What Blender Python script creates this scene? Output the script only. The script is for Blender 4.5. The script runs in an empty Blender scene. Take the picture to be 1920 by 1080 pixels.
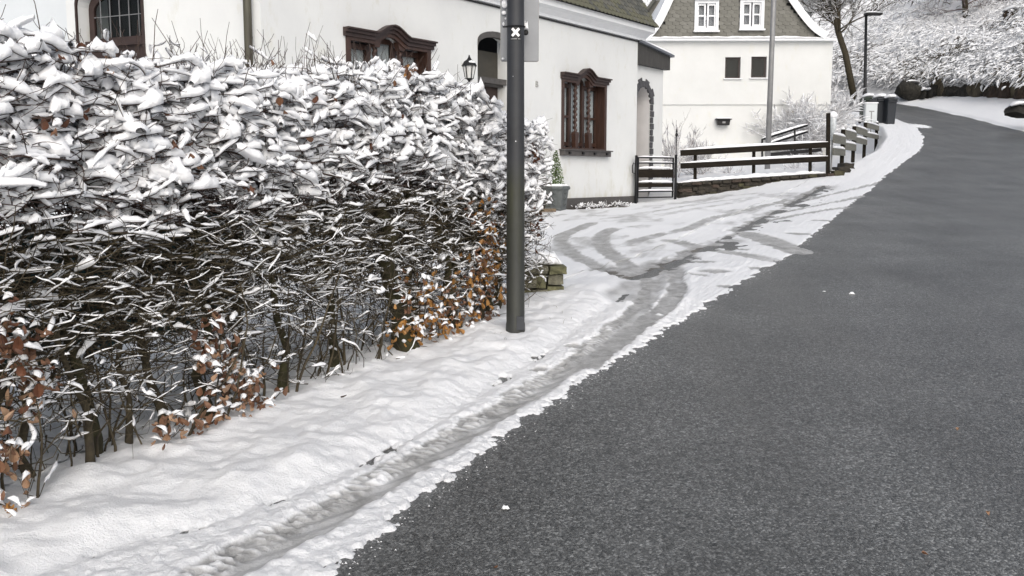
import bpy, bmesh, math, random
import numpy as np
from mathutils import Vector, Matrix
from mathutils.geometry import tessellate_polygon

random.seed(7)
R = np.random.default_rng(11)
C = bpy.context.scene.collection
sc = bpy.context.scene

# ------------------------------------------------------------------ camera, sky, sun, exposure
F = 1750.0                    # focal length in photo pixels (1920 wide)
EYE = 1.6
PITCH = math.atan(209 / F)    # looking slightly down, horizon above the middle of the picture
cam = bpy.data.cameras.new('camera'); camo = bpy.data.objects.new('camera', cam); C.objects.link(camo)
camo.location = (0, 0, EYE); camo.rotation_euler = (math.pi / 2 - PITCH, 0, 0)
cam.sensor_width = 36; cam.lens = F / 1920 * 36; cam.clip_start = 0.05; cam.clip_end = 2000
sc.camera = camo
world = bpy.data.worlds.new('World'); sc.world = world; world.use_nodes = True
wn = world.node_tree; wn.nodes.clear()
sky = wn.nodes.new('ShaderNodeTexSky'); sky.sky_type = 'NISHITA'; sky.sun_disc = False
SUN_EL, SUN_ROT = math.radians(35), math.radians(172)
sky.sun_elevation = SUN_EL; sky.sun_rotation = SUN_ROT; sky.air_density = 1.0; sky.dust_density = 4.0
hs = wn.nodes.new('ShaderNodeHueSaturation'); hs.inputs['Saturation'].default_value = 0.58
bg = wn.nodes.new('ShaderNodeBackground'); bg.inputs['Strength'].default_value = 0.118
wo = wn.nodes.new('ShaderNodeOutputWorld')
wn.links.new(sky.outputs[0], hs.inputs['Color']); wn.links.new(hs.outputs[0], bg.inputs['Color']); wn.links.new(bg.outputs[0], wo.inputs[0])
sun = bpy.data.lights.new('sun', 'SUN'); suno = bpy.data.objects.new('sun', sun); C.objects.link(suno)
sun.energy = 1.35; sun.angle = math.radians(70); sun.color = (1.0, 0.99, 0.975)
sd = Vector((math.sin(SUN_ROT) * math.cos(SUN_EL), math.cos(SUN_ROT) * math.cos(SUN_EL), math.sin(SUN_EL)))
suno.rotation_euler = sd.to_track_quat('Z', 'Y').to_euler()
sc.view_settings.view_transform = 'Standard'; sc.view_settings.look = 'None'
sc.view_settings.exposure = 0.20; sc.view_settings.gamma = 1.0; sc.view_settings.use_curve_mapping = False
sc.render.engine = 'CYCLES'
sc.cycles.max_bounces = 8; sc.cycles.diffuse_bounces = 6; sc.cycles.glossy_bounces = 3
sc.cycles.transparent_max_bounces = 8; sc.cycles.use_denoising = True

# ------------------------------------------------------------------ helpers
def at(u, v, Y):
    """point of the place seen at photo pixel (u, v) and Y metres ahead"""
    a = (u - 960) / F; b = (540 - v) / F
    dy = math.cos(PITCH) + b * math.sin(PITCH); dz = -math.sin(PITCH) + b * math.cos(PITCH)
    return Vector((a * Y / dy, Y, EYE + dz * Y / dy))
def sstep(a, b, x):
    t = np.clip((np.asarray(x, float) - a) / (b - a), 0, 1); return t * t * (3 - 2 * t)
def hash2(ix, iy, seed=0):
    n = (ix.astype(np.int64) * 374761393 + iy.astype(np.int64) * 668265263 + seed * 1442695041) & 0xFFFFFFFF
    n = ((n ^ (n >> 13)) * 1274126177) & 0xFFFFFFFF
    n = n ^ (n >> 16)
    return (n & 0xFFFFFF) / float(0xFFFFFF)
def vnoise(x, y, seed=0):
    x = np.asarray(x, float); y = np.asarray(y, float)
    ix = np.floor(x); iy = np.floor(y); fx = x - ix; fy = y - iy
    fx = fx * fx * (3 - 2 * fx); fy = fy * fy * (3 - 2 * fy)
    a = hash2(ix, iy, seed); b = hash2(ix + 1, iy, seed); c = hash2(ix, iy + 1, seed); d = hash2(ix + 1, iy + 1, seed)
    return (a * (1 - fx) + b * fx) * (1 - fy) + (c * (1 - fx) + d * fx) * fy
def fbm(x, y, o=4, seed=0):
    s = 0; a = .5; n = 0
    for k in range(o):
        s = s + a * vnoise(x * 2 ** k + 13.7 * k, y * 2 ** k - 7.1 * k, seed + k); n += a; a *= .5
    return s / n

def tag(o, label=None, cat=None, group=None, kind=None):
    if label: o['label'] = label
    if cat: o['category'] = cat
    if group: o['group'] = group
    if kind: o['kind'] = kind
    return o
def empty(name, loc, label, cat, group=None, rz=0):
    o = bpy.data.objects.new(name, None); C.objects.link(o); o.location = loc; o.rotation_euler = (0, 0, rz)
    o.empty_display_size = .1
    return tag(o, label, cat, group)
def link(name, me, m, parent=None, smooth=False, world_coords=True):
    o = bpy.data.objects.new(name, me); C.objects.link(o)
    if m is not None and len(me.materials) == 0:
        for k in (m if isinstance(m, (list, tuple)) else [m]): me.materials.append(k)
    if parent is not None:
        o.parent = parent
        if world_coords:
            pw = Matrix.Translation(parent.location) @ parent.rotation_euler.to_matrix().to_4x4()
            p = parent
            while p.parent is not None:
                p = p.parent
                pw = (Matrix.Translation(p.location) @ p.rotation_euler.to_matrix().to_4x4()) @ pw if not p.get('_ident') else pw
            o.matrix_parent_inverse = world_of(parent).inverted()
    if smooth: me.polygons.foreach_set('use_smooth', [True] * len(me.polygons))
    return o
def world_of(o):
    m = Matrix.Translation(o.location) @ o.rotation_euler.to_matrix().to_4x4() @ Matrix.Diagonal((*o.scale, 1))
    if o.parent is not None: return world_of(o.parent) @ o.matrix_parent_inverse @ m
    return m
def mesh_np(name, V, quads=None, tris=None):
    me = bpy.data.meshes.new(name)
    V = np.asarray(V, np.float32).reshape(-1, 3); me.vertices.add(len(V)); me.vertices.foreach_set('co', V.ravel())
    loops = []; starts = []; tot = []; p = 0
    if quads is not None and len(quads):
        q = np.asarray(quads, np.int32).reshape(-1, 4); loops.append(q.ravel()); starts.append(np.arange(len(q)) * 4 + p); p += len(q) * 4
    if tris is not None and len(tris):
        t = np.asarray(tris, np.int32).reshape(-1, 3); loops.append(t.ravel()); starts.append(np.arange(len(t)) * 3 + p); p += len(t) * 3
    L = np.concatenate(loops); S = np.concatenate(starts)
    me.loops.add(len(L)); me.loops.foreach_set('vertex_index', L.astype(np.int32))
    me.polygons.add(len(S)); me.polygons.foreach_set('loop_start', S.astype(np.int32))
    me.update(calc_edges=True); me.validate()
    return me
class MB:
    """collects simple solids, then builds them as one mesh"""
    def __init__(s): s.v = []; s.f = []
    def add(s, vs, fs):
        n = len(s.v); s.v += [tuple(a) for a in vs]; s.f += [tuple(i + n for i in f) for f in fs]; return s
    def box(s, c, x, y, z, ax=None):
        """box with centre c and half-extent vectors along axes ax (3 unit vectors)"""
        ax = ax or (Vector((1, 0, 0)), Vector((0, 1, 0)), Vector((0, 0, 1))); c = Vector(c)
        vs = [c + ax[0] * x * i + ax[1] * y * j + ax[2] * z * k for i in (-1, 1) for j in (-1, 1) for k in (-1, 1)]
        return s.add(vs, [(0, 1, 3, 2), (4, 6, 7, 5), (0, 4, 5, 1), (2, 3, 7, 6), (0, 2, 6, 4), (1, 5, 7, 3)])
    def bar(s, a, b, w, h, up=Vector((0, 0, 1))):
        a = Vector(a); b = Vector(b); d = (b - a); L = d.length; d.normalize()
        sd_ = d.cross(up)
        if sd_.length < 1e-4: sd_ = Vector((1, 0, 0))
        sd_.normalize(); u = sd_.cross(d).normalized()
        return s.box((a + b) / 2, L / 2, w / 2, h / 2, (d, sd_, u))
    def tube(s, pts, rad, n=10, cap=True):
        pts = [Vector(p) for p in pts]; K = len(pts)
        rad = rad if isinstance(rad, (list, tuple)) else [rad] * K
        base = len(s.v); ref = Vector((.13, .21, 1)) if abs((pts[-1] - pts[0]).normalized().z) < .9 else Vector((1, .1, 0))
        for i, p in enumerate(pts):
            t = (pts[min(i + 1, K - 1)] - pts[max(i - 1, 0)]).normalized()
            a = t.cross(ref).normalized(); b = t.cross(a)
            for k in range(n):
                th = 2 * math.pi * k / n; s.v.append(tuple(p + (a * math.cos(th) + b * math.sin(th)) * rad[i]))
        for i in range(K - 1):
            for k in range(n):
                a0 = base + i * n + k; a1 = base + i * n + (k + 1) % n
                s.f.append((a0, a1, a1 + n, a0 + n))
        if cap:
            s.f.append(tuple(base + k for k in range(n))[::-1]); s.f.append(tuple(base + (K - 1) * n + k for k in range(n)))
        return s
    def lathe(s, c, prof, n=24, axis=Vector((0, 0, 1))):
        pts = [Vector(c) + axis * z for r, z in prof]
        return s.tube(pts, [max(r, 1e-4) for r, z in prof], n)
    def prism(s, poly, o, ax, ay, an, t, holes=()):
        """2-D outline in the plane (o, ax, ay) given thickness t towards -an"""
        loops = [list(poly)] + [list(h) for h in holes]
        tri = tessellate_polygon([[Vector((p[0], p[1], 0)) for p in L] for L in loops])
        flat = [p for L in loops for p in L]; n0 = len(s.v); N = len(flat)
        for q in (0, -t):
            for p in flat: s.v.append(tuple(o + ax * p[0] + ay * p[1] + an * q))
        for a, b, c in tri:
            s.f.append((n0 + a, n0 + b, n0 + c)); s.f.append((n0 + N + c, n0 + N + b, n0 + N + a))
        k = n0
        for L in loops:
            m = len(L)
            for i in range(m): s.f.append((k + i, k + (i + 1) % m, k + N + (i + 1) % m, k + N + i))
            k += m
        return s
    def build(s, name, m, parent=None, smooth=False, bevel=0, fix=True):
        me = bpy.data.meshes.new(name); me.from_pydata(s.v, [], s.f)
        bm = bmesh.new(); bm.from_mesh(me)
        if fix: bmesh.ops.recalc_face_normals(bm, faces=bm.faces)
        if bevel: bmesh.ops.bevel(bm, geom=[e for e in bm.edges if len(e.link_faces) == 2 and e.calc_face_angle(0) > .6], offset=bevel, segments=1, affect='EDGES', clamp_overlap=True)
        bm.to_mesh(me); bm.free()
        return link(name, me, m, parent, smooth)

# vectorised branches
def grow(P0, D, L, K, wig=.25, up=0.0, seed=0, zw=1.0):
    r = np.random.default_rng(seed); N = len(P0); P = np.zeros((N, K, 3)); P[:, 0] = P0
    d = D / np.linalg.norm(D, axis=1, keepdims=True); step = (L / (K - 1))[:, None]
    for k in range(1, K):
        d = d + r.normal(0, wig, (N, 3)) * np.array([1, 1, zw]); d[:, 2] += up
        d /= np.linalg.norm(d, axis=1, keepdims=True)
        P[:, k] = P[:, k - 1] + d * step
    return P
def frames(P):
    T = np.empty_like(P); T[:, 1:-1] = P[:, 2:] - P[:, :-2]; T[:, 0] = P[:, 1] - P[:, 0]; T[:, -1] = P[:, -1] - P[:, -2]
    T /= np.linalg.norm(T, axis=2, keepdims=True) + 1e-9
    S = np.cross(T, np.array([.05, .08, 1.0])); S /= np.linalg.norm(S, axis=2, keepdims=True) + 1e-9
    U = np.cross(S, T); return T, S, U
def sweep(P, rad, n=3):
    N, K, _ = P.shape; T, S, U = frames(P); th = np.arange(n) * 2 * np.pi / n + np.pi / 2
    V = P[:, :, None] + rad[:, :, None, None] * (S[:, :, None] * np.cos(th)[None, None, :, None] + U[:, :, None] * np.sin(th)[None, None, :, None])
    return V.reshape(-1, 3), quads_for(N, K, n)
def quads_for(N, K, n):
    b = (np.arange(N) * K * n)[:, None, None]; i = (np.arange(K - 1) * n)[None, :, None]; k = np.arange(n)[None, None, :]
    k2 = (np.arange(n) + 1) % n; k2 = k2[None, None, :]
    return np.stack([b + i + k, b + i + k2, b + i + n + k2, b + i + n + k], -1).reshape(-1, 4)
def snowcap(P, w, h, n=5, lump=.35, seed=0, base=None, blunt=.06):
    """lumpy snow ridge resting on the upper side of branch paths P; w, h per path"""
    r = np.random.default_rng(seed); N, K, _ = P.shape; T, S, U = frames(P)
    t = np.linspace(0, 1, K)[None, :]
    prof = np.clip(np.minimum(t * 5, (1 - t) * 5), blunt, 1) ** .55
    lm = 1 + r.uniform(-lump, lump, (N, K)); W = w[:, None] * prof * lm; H = h[:, None] * prof * (1 + r.uniform(-lump, lump, (N, K)))
    th = np.arange(n) * 2 * np.pi / n + np.pi / 2
    c = np.cos(th)[None, None, :, None]; sn = np.sin(th); sn = np.where(sn > 0, sn, sn * .25)[None, None, :, None]
    Z = np.array([0, 0, 1.0])
    off = H * .22 if base is None else H * .25 + base[:, None]
    V = P[:, :, None] + S[:, :, None] * c * W[:, :, None, None] + Z * (sn * H[:, :, None, None] + off[:, :, None, None])
    return V.reshape(-1, 3), quads_for(N, K, n)
def pts_on(P, n, seed=0, lo=.1, hi=1.0):
    r = np.random.default_rng(seed); N, K, _ = P.shape; t = r.uniform(lo, hi, (N, n)) * (K - 1) * .9999; i = t.astype(int); f = (t - i)[..., None]
    a = np.arange(N)[:, None]; Q = P[a, i] * (1 - f) + P[a, i + 1] * f; D = P[a, i + 1] - P[a, i]
    return Q.reshape(-1, 3), (D / (np.linalg.norm(D, axis=-1, keepdims=True) + 1e-9)).reshape(-1, 3), (t / (K - 1)).ravel()
def cat(parts):
    V = []; Q = []; n = 0
    for v, q in parts: V.append(v); Q.append(q + n); n += len(v)
    return np.concatenate(V), np.concatenate(Q)

# ------------------------------------------------------------------ materials
def mat(name, col, rough=.7, var=.15, scale=8, bump=0, bscale=60, col2=None, metal=0, stretch=None, spec=None):
    m = bpy.data.materials.new(name); m.use_nodes = True; nt = m.node_tree; b = nt.nodes['Principled BSDF']
    b.inputs['Roughness'].default_value = rough; b.inputs['Metallic'].default_value = metal
    if spec is not None: b.inputs['Specular IOR Level'].default_value = spec
    tc = nt.nodes.new('ShaderNodeTexCoord'); mp = nt.nodes.new('ShaderNodeMapping')
    if stretch: mp.inputs['Scale'].default_value = stretch
    nt.links.new(tc.outputs['Object'], mp.inputs[0])
    nz = nt.nodes.new('ShaderNodeTexNoise'); nz.inputs['Scale'].default_value = scale; nz.inputs['Detail'].default_value = 6; nz.inputs['Roughness'].default_value = .65
    nt.links.new(mp.outputs[0], nz.inputs['Vector'])
    cr = nt.nodes.new('ShaderNodeValToRGB'); c = Vector(col)
    c2 = Vector(col2) if col2 else c * (1 + var); c1 = c if col2 else c * (1 - var)
    cr.color_ramp.elements[0].position = .32; cr.color_ramp.elements[1].position = .68
    cr.color_ramp.elements[0].color = (*c1, 1); cr.color_ramp.elements[1].color = (*c2, 1)
    nt.links.new(nz.outputs[0], cr.inputs[0]); nt.links.new(cr.outputs[0], b.inputs['Base Color'])
    if bump:
        n2 = nt.nodes.new('ShaderNodeTexNoise'); n2.inputs['Scale'].default_value = bscale; n2.inputs['Detail'].default_value = 5
        nt.links.new(mp.outputs[0], n2.inputs['Vector'])
        bp = nt.nodes.new('ShaderNodeBump'); bp.inputs['Strength'].default_value = 1; bp.inputs['Distance'].default_value = bump
        nt.links.new(n2.outputs[0], bp.inputs['Height']); nt.links.new(bp.outputs[0], b.inputs['Normal'])
    return m
def nd(m, t): return m.node_tree.nodes.new(t)
SNOW = mat('snow', (.86, .87, .89), .6, 0, 5, .004, 90, col2=(.91, .915, .925))
SNOWFAR = mat('snow_far', (.82, .83, .85), .7, 0, 3, .01, 30, col2=(.88, .885, .90))
BARK = mat('bark_olive', (.028, .021, .013), .85, 0, 14, .003, 120, col2=(.065, .053, .028))
TWIG = mat('twig_brown', (.025, .015, .011), .7, 0, 5, 0, col2=(.07, .042, .03))
TWIGIN = mat('twig_olive', (.02, .015, .009), .8, 0, 6, 0, col2=(.085, .066, .034))
MOSS = mat('mossy_bark', (.022, .018, .010), .9, 0, 9, .006, 90, col2=(.055, .052, .018))
LEAFS = [mat('leaf_rust', (.11, .048, .026), .6, 0, 30, 0, col2=(.21, .11, .06)), mat('leaf_ochre', (.24, .11, .025), .55, 0, 30, 0, col2=(.40, .20, .05)),
         mat('leaf_brown', (.07, .028, .015), .65, 0, 30, 0, col2=(.15, .06, .03)), mat('leaf_tan', (.26, .15, .09), .6, 0, 30, 0, col2=(.38, .25, .16))]
POLEM = mat('pole_paint', (.035, .038, .045), .42, .15, 6, .0006, 150)
BLACK = mat('black_metal', (.008, .008, .009), .5, .2, 10, spec=.3)
BROWNW = mat('brown_wood', (.026, .013, .009), .45, 0, 4, .001, 60, col2=(.062, .029, .019), stretch=(6, 6, .7))
DARKW = mat('dark_wood_trim', (.035, .02, .017), .5, .3, 6)
GREYW = mat('grey_trim', (.07, .065, .062), .6, .25, 10, .001, 40)
RAILD = mat('dark_rail_wood', (.006, .005, .004), .8, 0, 6, .002, 60, col2=(.022, .017, .011), stretch=(1, 1, 8), spec=.15)
RAILG = mat('grey_rail_wood', (.09, .09, .075), .85, 0, 5, .002, 60, col2=(.17, .167, .14), stretch=(1, 1, 8))
STONE = [mat('wall_stone_dark', (.012, .010, .008), .9, 0, 9, .012, 40, col2=(.05, .042, .03)), mat('wall_stone_moss', (.022, .02, .010), .9, 0, 7, .012, 40, col2=(.075, .068, .035)),
         mat('wall_stone_brown', (.025, .018, .013), .9, 0, 7, .012, 40, col2=(.07, .05, .038))]
PIERM = [mat('pier_stone', (.05, .05, .025), .9, 0, 14, .012, 40, col2=(.19, .185, .10)), mat('pier_stone_grey', (.07, .068, .05), .9, 0, 16, .01, 60, col2=(.22, .21, .15))]
ROCK = [mat('rock_dark', (.006, .005, .004), .9, 0, 2.5, .10, 6, col2=(.035, .032, .024), stretch=(2, 2, .5)), mat('rock_brown', (.014, .009, .006), .9, 0, 2.5, .10, 7, col2=(.075, .05, .033), stretch=(2, 2, .5)),
        mat('rock_tan', (.025, .02, .013), .9, 0, 2.5, .10, 7, col2=(.12, .10, .065), stretch=(2, 2, .5))]
def render_mat(name, a, b_, stain, zlo, rows=.006):
    """painted render: white with faint patches and weather stains low down and in streaks"""
    m = mat(name, a, .85, 0, 1.2, .002, 180, col2=b_); nt = m.node_tree; b = nt.nodes['Principled BSDF']
    old = b.inputs['Base Color'].links[0].from_socket
    tc = nt.nodes.new('ShaderNodeTexCoord'); mp = nt.nodes.new('ShaderNodeMapping'); mp.inputs['Scale'].default_value = (2.0, 2.0, .9)
    nt.links.new(tc.outputs['Object'], mp.inputs[0]); nz = nt.nodes.new('ShaderNodeTexNoise'); nz.inputs['Scale'].default_value = 2.2; nz.inputs['Detail'].default_value = 8; nz.inputs['Roughness'].default_value = .7
    nt.links.new(mp.outputs[0], nz.inputs['Vector']); sp = nt.nodes.new('ShaderNodeSeparateXYZ'); nt.links.new(tc.outputs['Object'], sp.inputs[0])
    mr = nt.nodes.new('ShaderNodeMapRange'); mr.inputs['From Min'].default_value = zlo; mr.inputs['From Max'].default_value = zlo + 1.0; mr.inputs['To Min'].default_value = .14; mr.inputs['To Max'].default_value = 0
    nt.links.new(sp.outputs['Z'], mr.inputs['Value']); ad = nt.nodes.new('ShaderNodeMath'); ad.operation = 'ADD'
    nt.links.new(nz.outputs[0], ad.inputs[0]); nt.links.new(mr.outputs[0], ad.inputs[1])
    rp = nt.nodes.new('ShaderNodeValToRGB'); rp.color_ramp.elements[0].position = .56; rp.color_ramp.elements[1].position = .85
    rp.color_ramp.elements[0].color = (0, 0, 0, 1); rp.color_ramp.elements[1].color = (.75, .75, .75, 1)
    nt.links.new(ad.outputs[0], rp.inputs[0]); mx = nt.nodes.new('ShaderNodeMix'); mx.data_type = 'RGBA'
    nt.links.new(rp.outputs[0], mx.inputs[0]); nt.links.new(old, mx.inputs[6]); mx.inputs[7].default_value = (*stain, 1)
    nt.links.new(mx.outputs[2], b.inputs['Base Color']); return m
WALLW = render_mat('white_render', (.64, .65, .645), (.69, .70, .69), (.50, .48, .38), 1.0)
WALLC = render_mat('cream_render', (.625, .63, .615), (.675, .68, .665), (.62, .60, .48), 2.0)
WALLG = mat('grey_reveal', (.58, .57, .565), .85, .06, 3, .002, 120)
WPAINT = mat('white_paint', (.78, .79, .80), .45, .03, 8)
SLATE = [mat('slate_a', (.055, .056, .048), .6, 0, 20, .002, 60, col2=(.10, .10, .085)), mat('slate_b', (.085, .082, .068), .6, 0, 20, .002, 60, col2=(.14, .135, .11)),
         mat('slate_c', (.085, .084, .055), .7, 0, 20, .002, 60, col2=(.14, .135, .09))]
SLATEG = [mat('gable_slate_a', (.11, .107, .09), .6, 0, 20, .002, 60, col2=(.15, .146, .125)), mat('gable_slate_b', (.125, .122, .10), .6, 0, 20, .002, 60, col2=(.165, .16, .14)), mat('gable_slate_c', (.14, .136, .115), .6, 0, 20, .002, 60, col2=(.18, .175, .155))]
SLATEK = mat('slate_backing', (.012, .012, .011), .9)
LEAD = mat('lead_roof_edge', (.12, .13, .15), .5, .15, 4)
VOUSS = mat('slate_arch_stone', (.06, .06, .065), .7, .3, 12, .004, 40)
PLANTER = mat('planter_grey', (.10, .11, .11), .7, .25, 10, .006, 25)
CONIF = mat('conifer_green', (.04, .075, .02), .7, 0, 20, 0, col2=(.14, .20, .06))
TARP = mat('green_tarp', (.006, .035, .035), .6, .4, 6, .01, 12)
SIGNM = mat('sign_grey', (.26, .27, .285), .45, .06, 8)
BINM = mat('bin_plastic', (.014, .017, .022), .45, .2, 5)
BING = mat('bin_green', (.03, .045, .03), .5, .2, 5)
CURT = mat('curtain', (.42, .41, .45), .9, 0, 40, 0, 20, col2=(.62, .60, .64), stretch=(6, 6, .3))
LACE = mat('lace_curtain', (.66, .66, .68), .9, 0, 25, 0, 15, col2=(.78, .78, .79), stretch=(5, 5, .5))
SHRUBT = mat('shrub_twig', (.10, .07, .065), .8, 0, 4, 0, col2=(.22, .16, .15))
GALV = mat('galvanised_pole', (.25, .25, .25), .5, .15, 3, metal=.2)
LWOOD = mat('pipe_brown', (.035, .03, .02), .6, 0, 5, .002, 60, col2=(.08, .075, .05), stretch=(4, 4, .5))
SOILM = mat('soil', (.035, .03, .022), .95, 0, 15, .02, 40, col2=(.10, .08, .055))
def glass(name, tint=(.02, .022, .025), rough=.05):
    m = bpy.data.materials.new(name); m.use_nodes = True; nt = m.node_tree; b = nt.nodes['Principled BSDF']
    out = nt.nodes['Material Output']; nt.nodes.remove(b)
    tr = nt.nodes.new('ShaderNodeBsdfTransparent'); gl = nt.nodes.new('ShaderNodeBsdfGlossy'); gl.inputs['Roughness'].default_value = rough
    lw = nt.nodes.new('ShaderNodeLayerWeight'); lw.inputs[0].default_value = .5; pw = nt.nodes.new('ShaderNodeMath'); pw.operation = 'POWER'; pw.inputs[1].default_value = 3.2; nt.links.new(lw.outputs['Facing'], pw.inputs[0]); fr = nt.nodes.new('ShaderNodeMath'); fr.operation = 'MULTIPLY_ADD'; fr.inputs[1].default_value = .4; fr.inputs[2].default_value = .012; nt.links.new(pw.outputs[0], fr.inputs[0]); mx = nt.nodes.new('ShaderNodeMixShader')
    tr.inputs[0].default_value = (.8, .82, .82, 1)
    nt.links.new(fr.outputs[0], mx.inputs[0]); nt.links.new(tr.outputs[0], mx.inputs[1]); nt.links.new(gl.outputs[0], mx.inputs[2]); nt.links.new(mx.outputs[0], out.inputs[0])
    return m
GLASS = glass('window_glass')
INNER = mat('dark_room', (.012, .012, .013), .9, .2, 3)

# asphalt
ASPH = bpy.data.materials.new('asphalt'); ASPH.use_nodes = True
def _asph():
    nt = ASPH.node_tree; b = nt.nodes['Principled BSDF']; N = nt.nodes.new; Lk = nt.links.new
    tc = N('ShaderNodeTexCoord')
    vo = N('ShaderNodeTexVoronoi'); vo.inputs['Scale'].default_value = 115; Lk(tc.outputs['Object'], vo.inputs['Vector'])
    n1 = N('ShaderNodeTexNoise'); n1.inputs['Scale'].default_value = 160; n1.inputs['Detail'].default_value = 4; Lk(tc.outputs['Object'], n1.inputs['Vector'])
    n2 = N('ShaderNodeTexNoise'); n2.inputs['Scale'].default_value = .9; n2.inputs['Detail'].default_value = 7; n2.inputs['Roughness'].default_value = .6; Lk(tc.outputs['Object'], n2.inputs['Vector'])
    n3 = N('ShaderNodeTexNoise'); n3.inputs['Scale'].default_value = 36; n3.inputs['Detail'].default_value = 5; Lk(tc.outputs['Object'], n3.inputs['Vector'])
    cr = N('ShaderNodeValToRGB'); e = cr.color_ramp.elements; e[0].position = .0; e[0].color = (.032, .034, .034, 1); e[1].position = 1; e[1].color = (.28, .286, .284, 1)
    x = e.new(.62); x.color = (.104, .107, .106, 1)
    Lk(vo.outputs['Color'], cr.inputs[0])
    mr = N('ShaderNodeMapRange'); mr.inputs['From Min'].default_value = .3; mr.inputs['From Max'].default_value = .7; mr.inputs['To Min'].default_value = .72; mr.inputs['To Max'].default_value = 1.3; Lk(n2.outputs[0], mr.inputs['Value'])
    mr3 = N('ShaderNodeMapRange'); mr3.inputs['From Min'].default_value = .25; mr3.inputs['From Max'].default_value = .75; mr3.inputs['To Min'].default_value = .45; mr3.inputs['To Max'].default_value = 1.5; Lk(n3.outputs[0], mr3.inputs['Value'])
    mpr = N('ShaderNodeMapping'); mpr.vector_type = 'POINT'; mpr.inputs['Rotation'].default_value = (0, 0, .46); mpr.inputs['Scale'].default_value = (1.1, .07, 1); Lk(tc.outputs['Object'], mpr.inputs[0])
    n4 = N('ShaderNodeTexNoise'); n4.inputs['Scale'].default_value = 1.3; n4.inputs['Detail'].default_value = 2.5; Lk(mpr.outputs[0], n4.inputs['Vector'])
    mr4 = N('ShaderNodeMapRange'); mr4.inputs['From Min'].default_value = .3; mr4.inputs['From Max'].default_value = .7; mr4.inputs['To Min'].default_value = .84; mr4.inputs['To Max'].default_value = 1.15; Lk(n4.outputs[0], mr4.inputs['Value'])
    mr5 = N('ShaderNodeMapRange'); mr5.inputs['From Min'].default_value = .35; mr5.inputs['From Max'].default_value = .65; mr5.inputs['To Min'].default_value = .30; mr5.inputs['To Max'].default_value = .42; Lk(n4.outputs[0], mr5.inputs['Value']); Lk(mr5.outputs[0], b.inputs['Roughness'])
    m0 = N('ShaderNodeMath'); m0.operation = 'MULTIPLY'; Lk(mr.outputs[0], m0.inputs[0]); Lk(mr4.outputs[0], m0.inputs[1])
    mm = N('ShaderNodeMath'); mm.operation = 'MULTIPLY'; Lk(m0.outputs[0], mm.inputs[0]); Lk(mr3.outputs[0], mm.inputs[1])
    vm = N('ShaderNodeVectorMath'); vm.operation = 'SCALE'; Lk(cr.outputs[0], vm.inputs[0]); Lk(mm.outputs[0], vm.inputs['Scale']); Lk(vm.outputs[0], b.inputs['Base Color'])
    b.inputs['Roughness'].default_value = .33
    ad = N('ShaderNodeMath'); ad.operation = 'SUBTRACT'; Lk(n1.outputs[0], ad.inputs[0]); Lk(vo.outputs['Distance'], ad.inputs[1])
    bp = N('ShaderNodeBump'); bp.inputs['Distance'].default_value = .0045; bp.inputs['Strength'].default_value = 1; Lk(ad.outputs[0], bp.inputs['Height']); Lk(bp.outputs[0], b.inputs['Normal'])
_asph()
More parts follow.
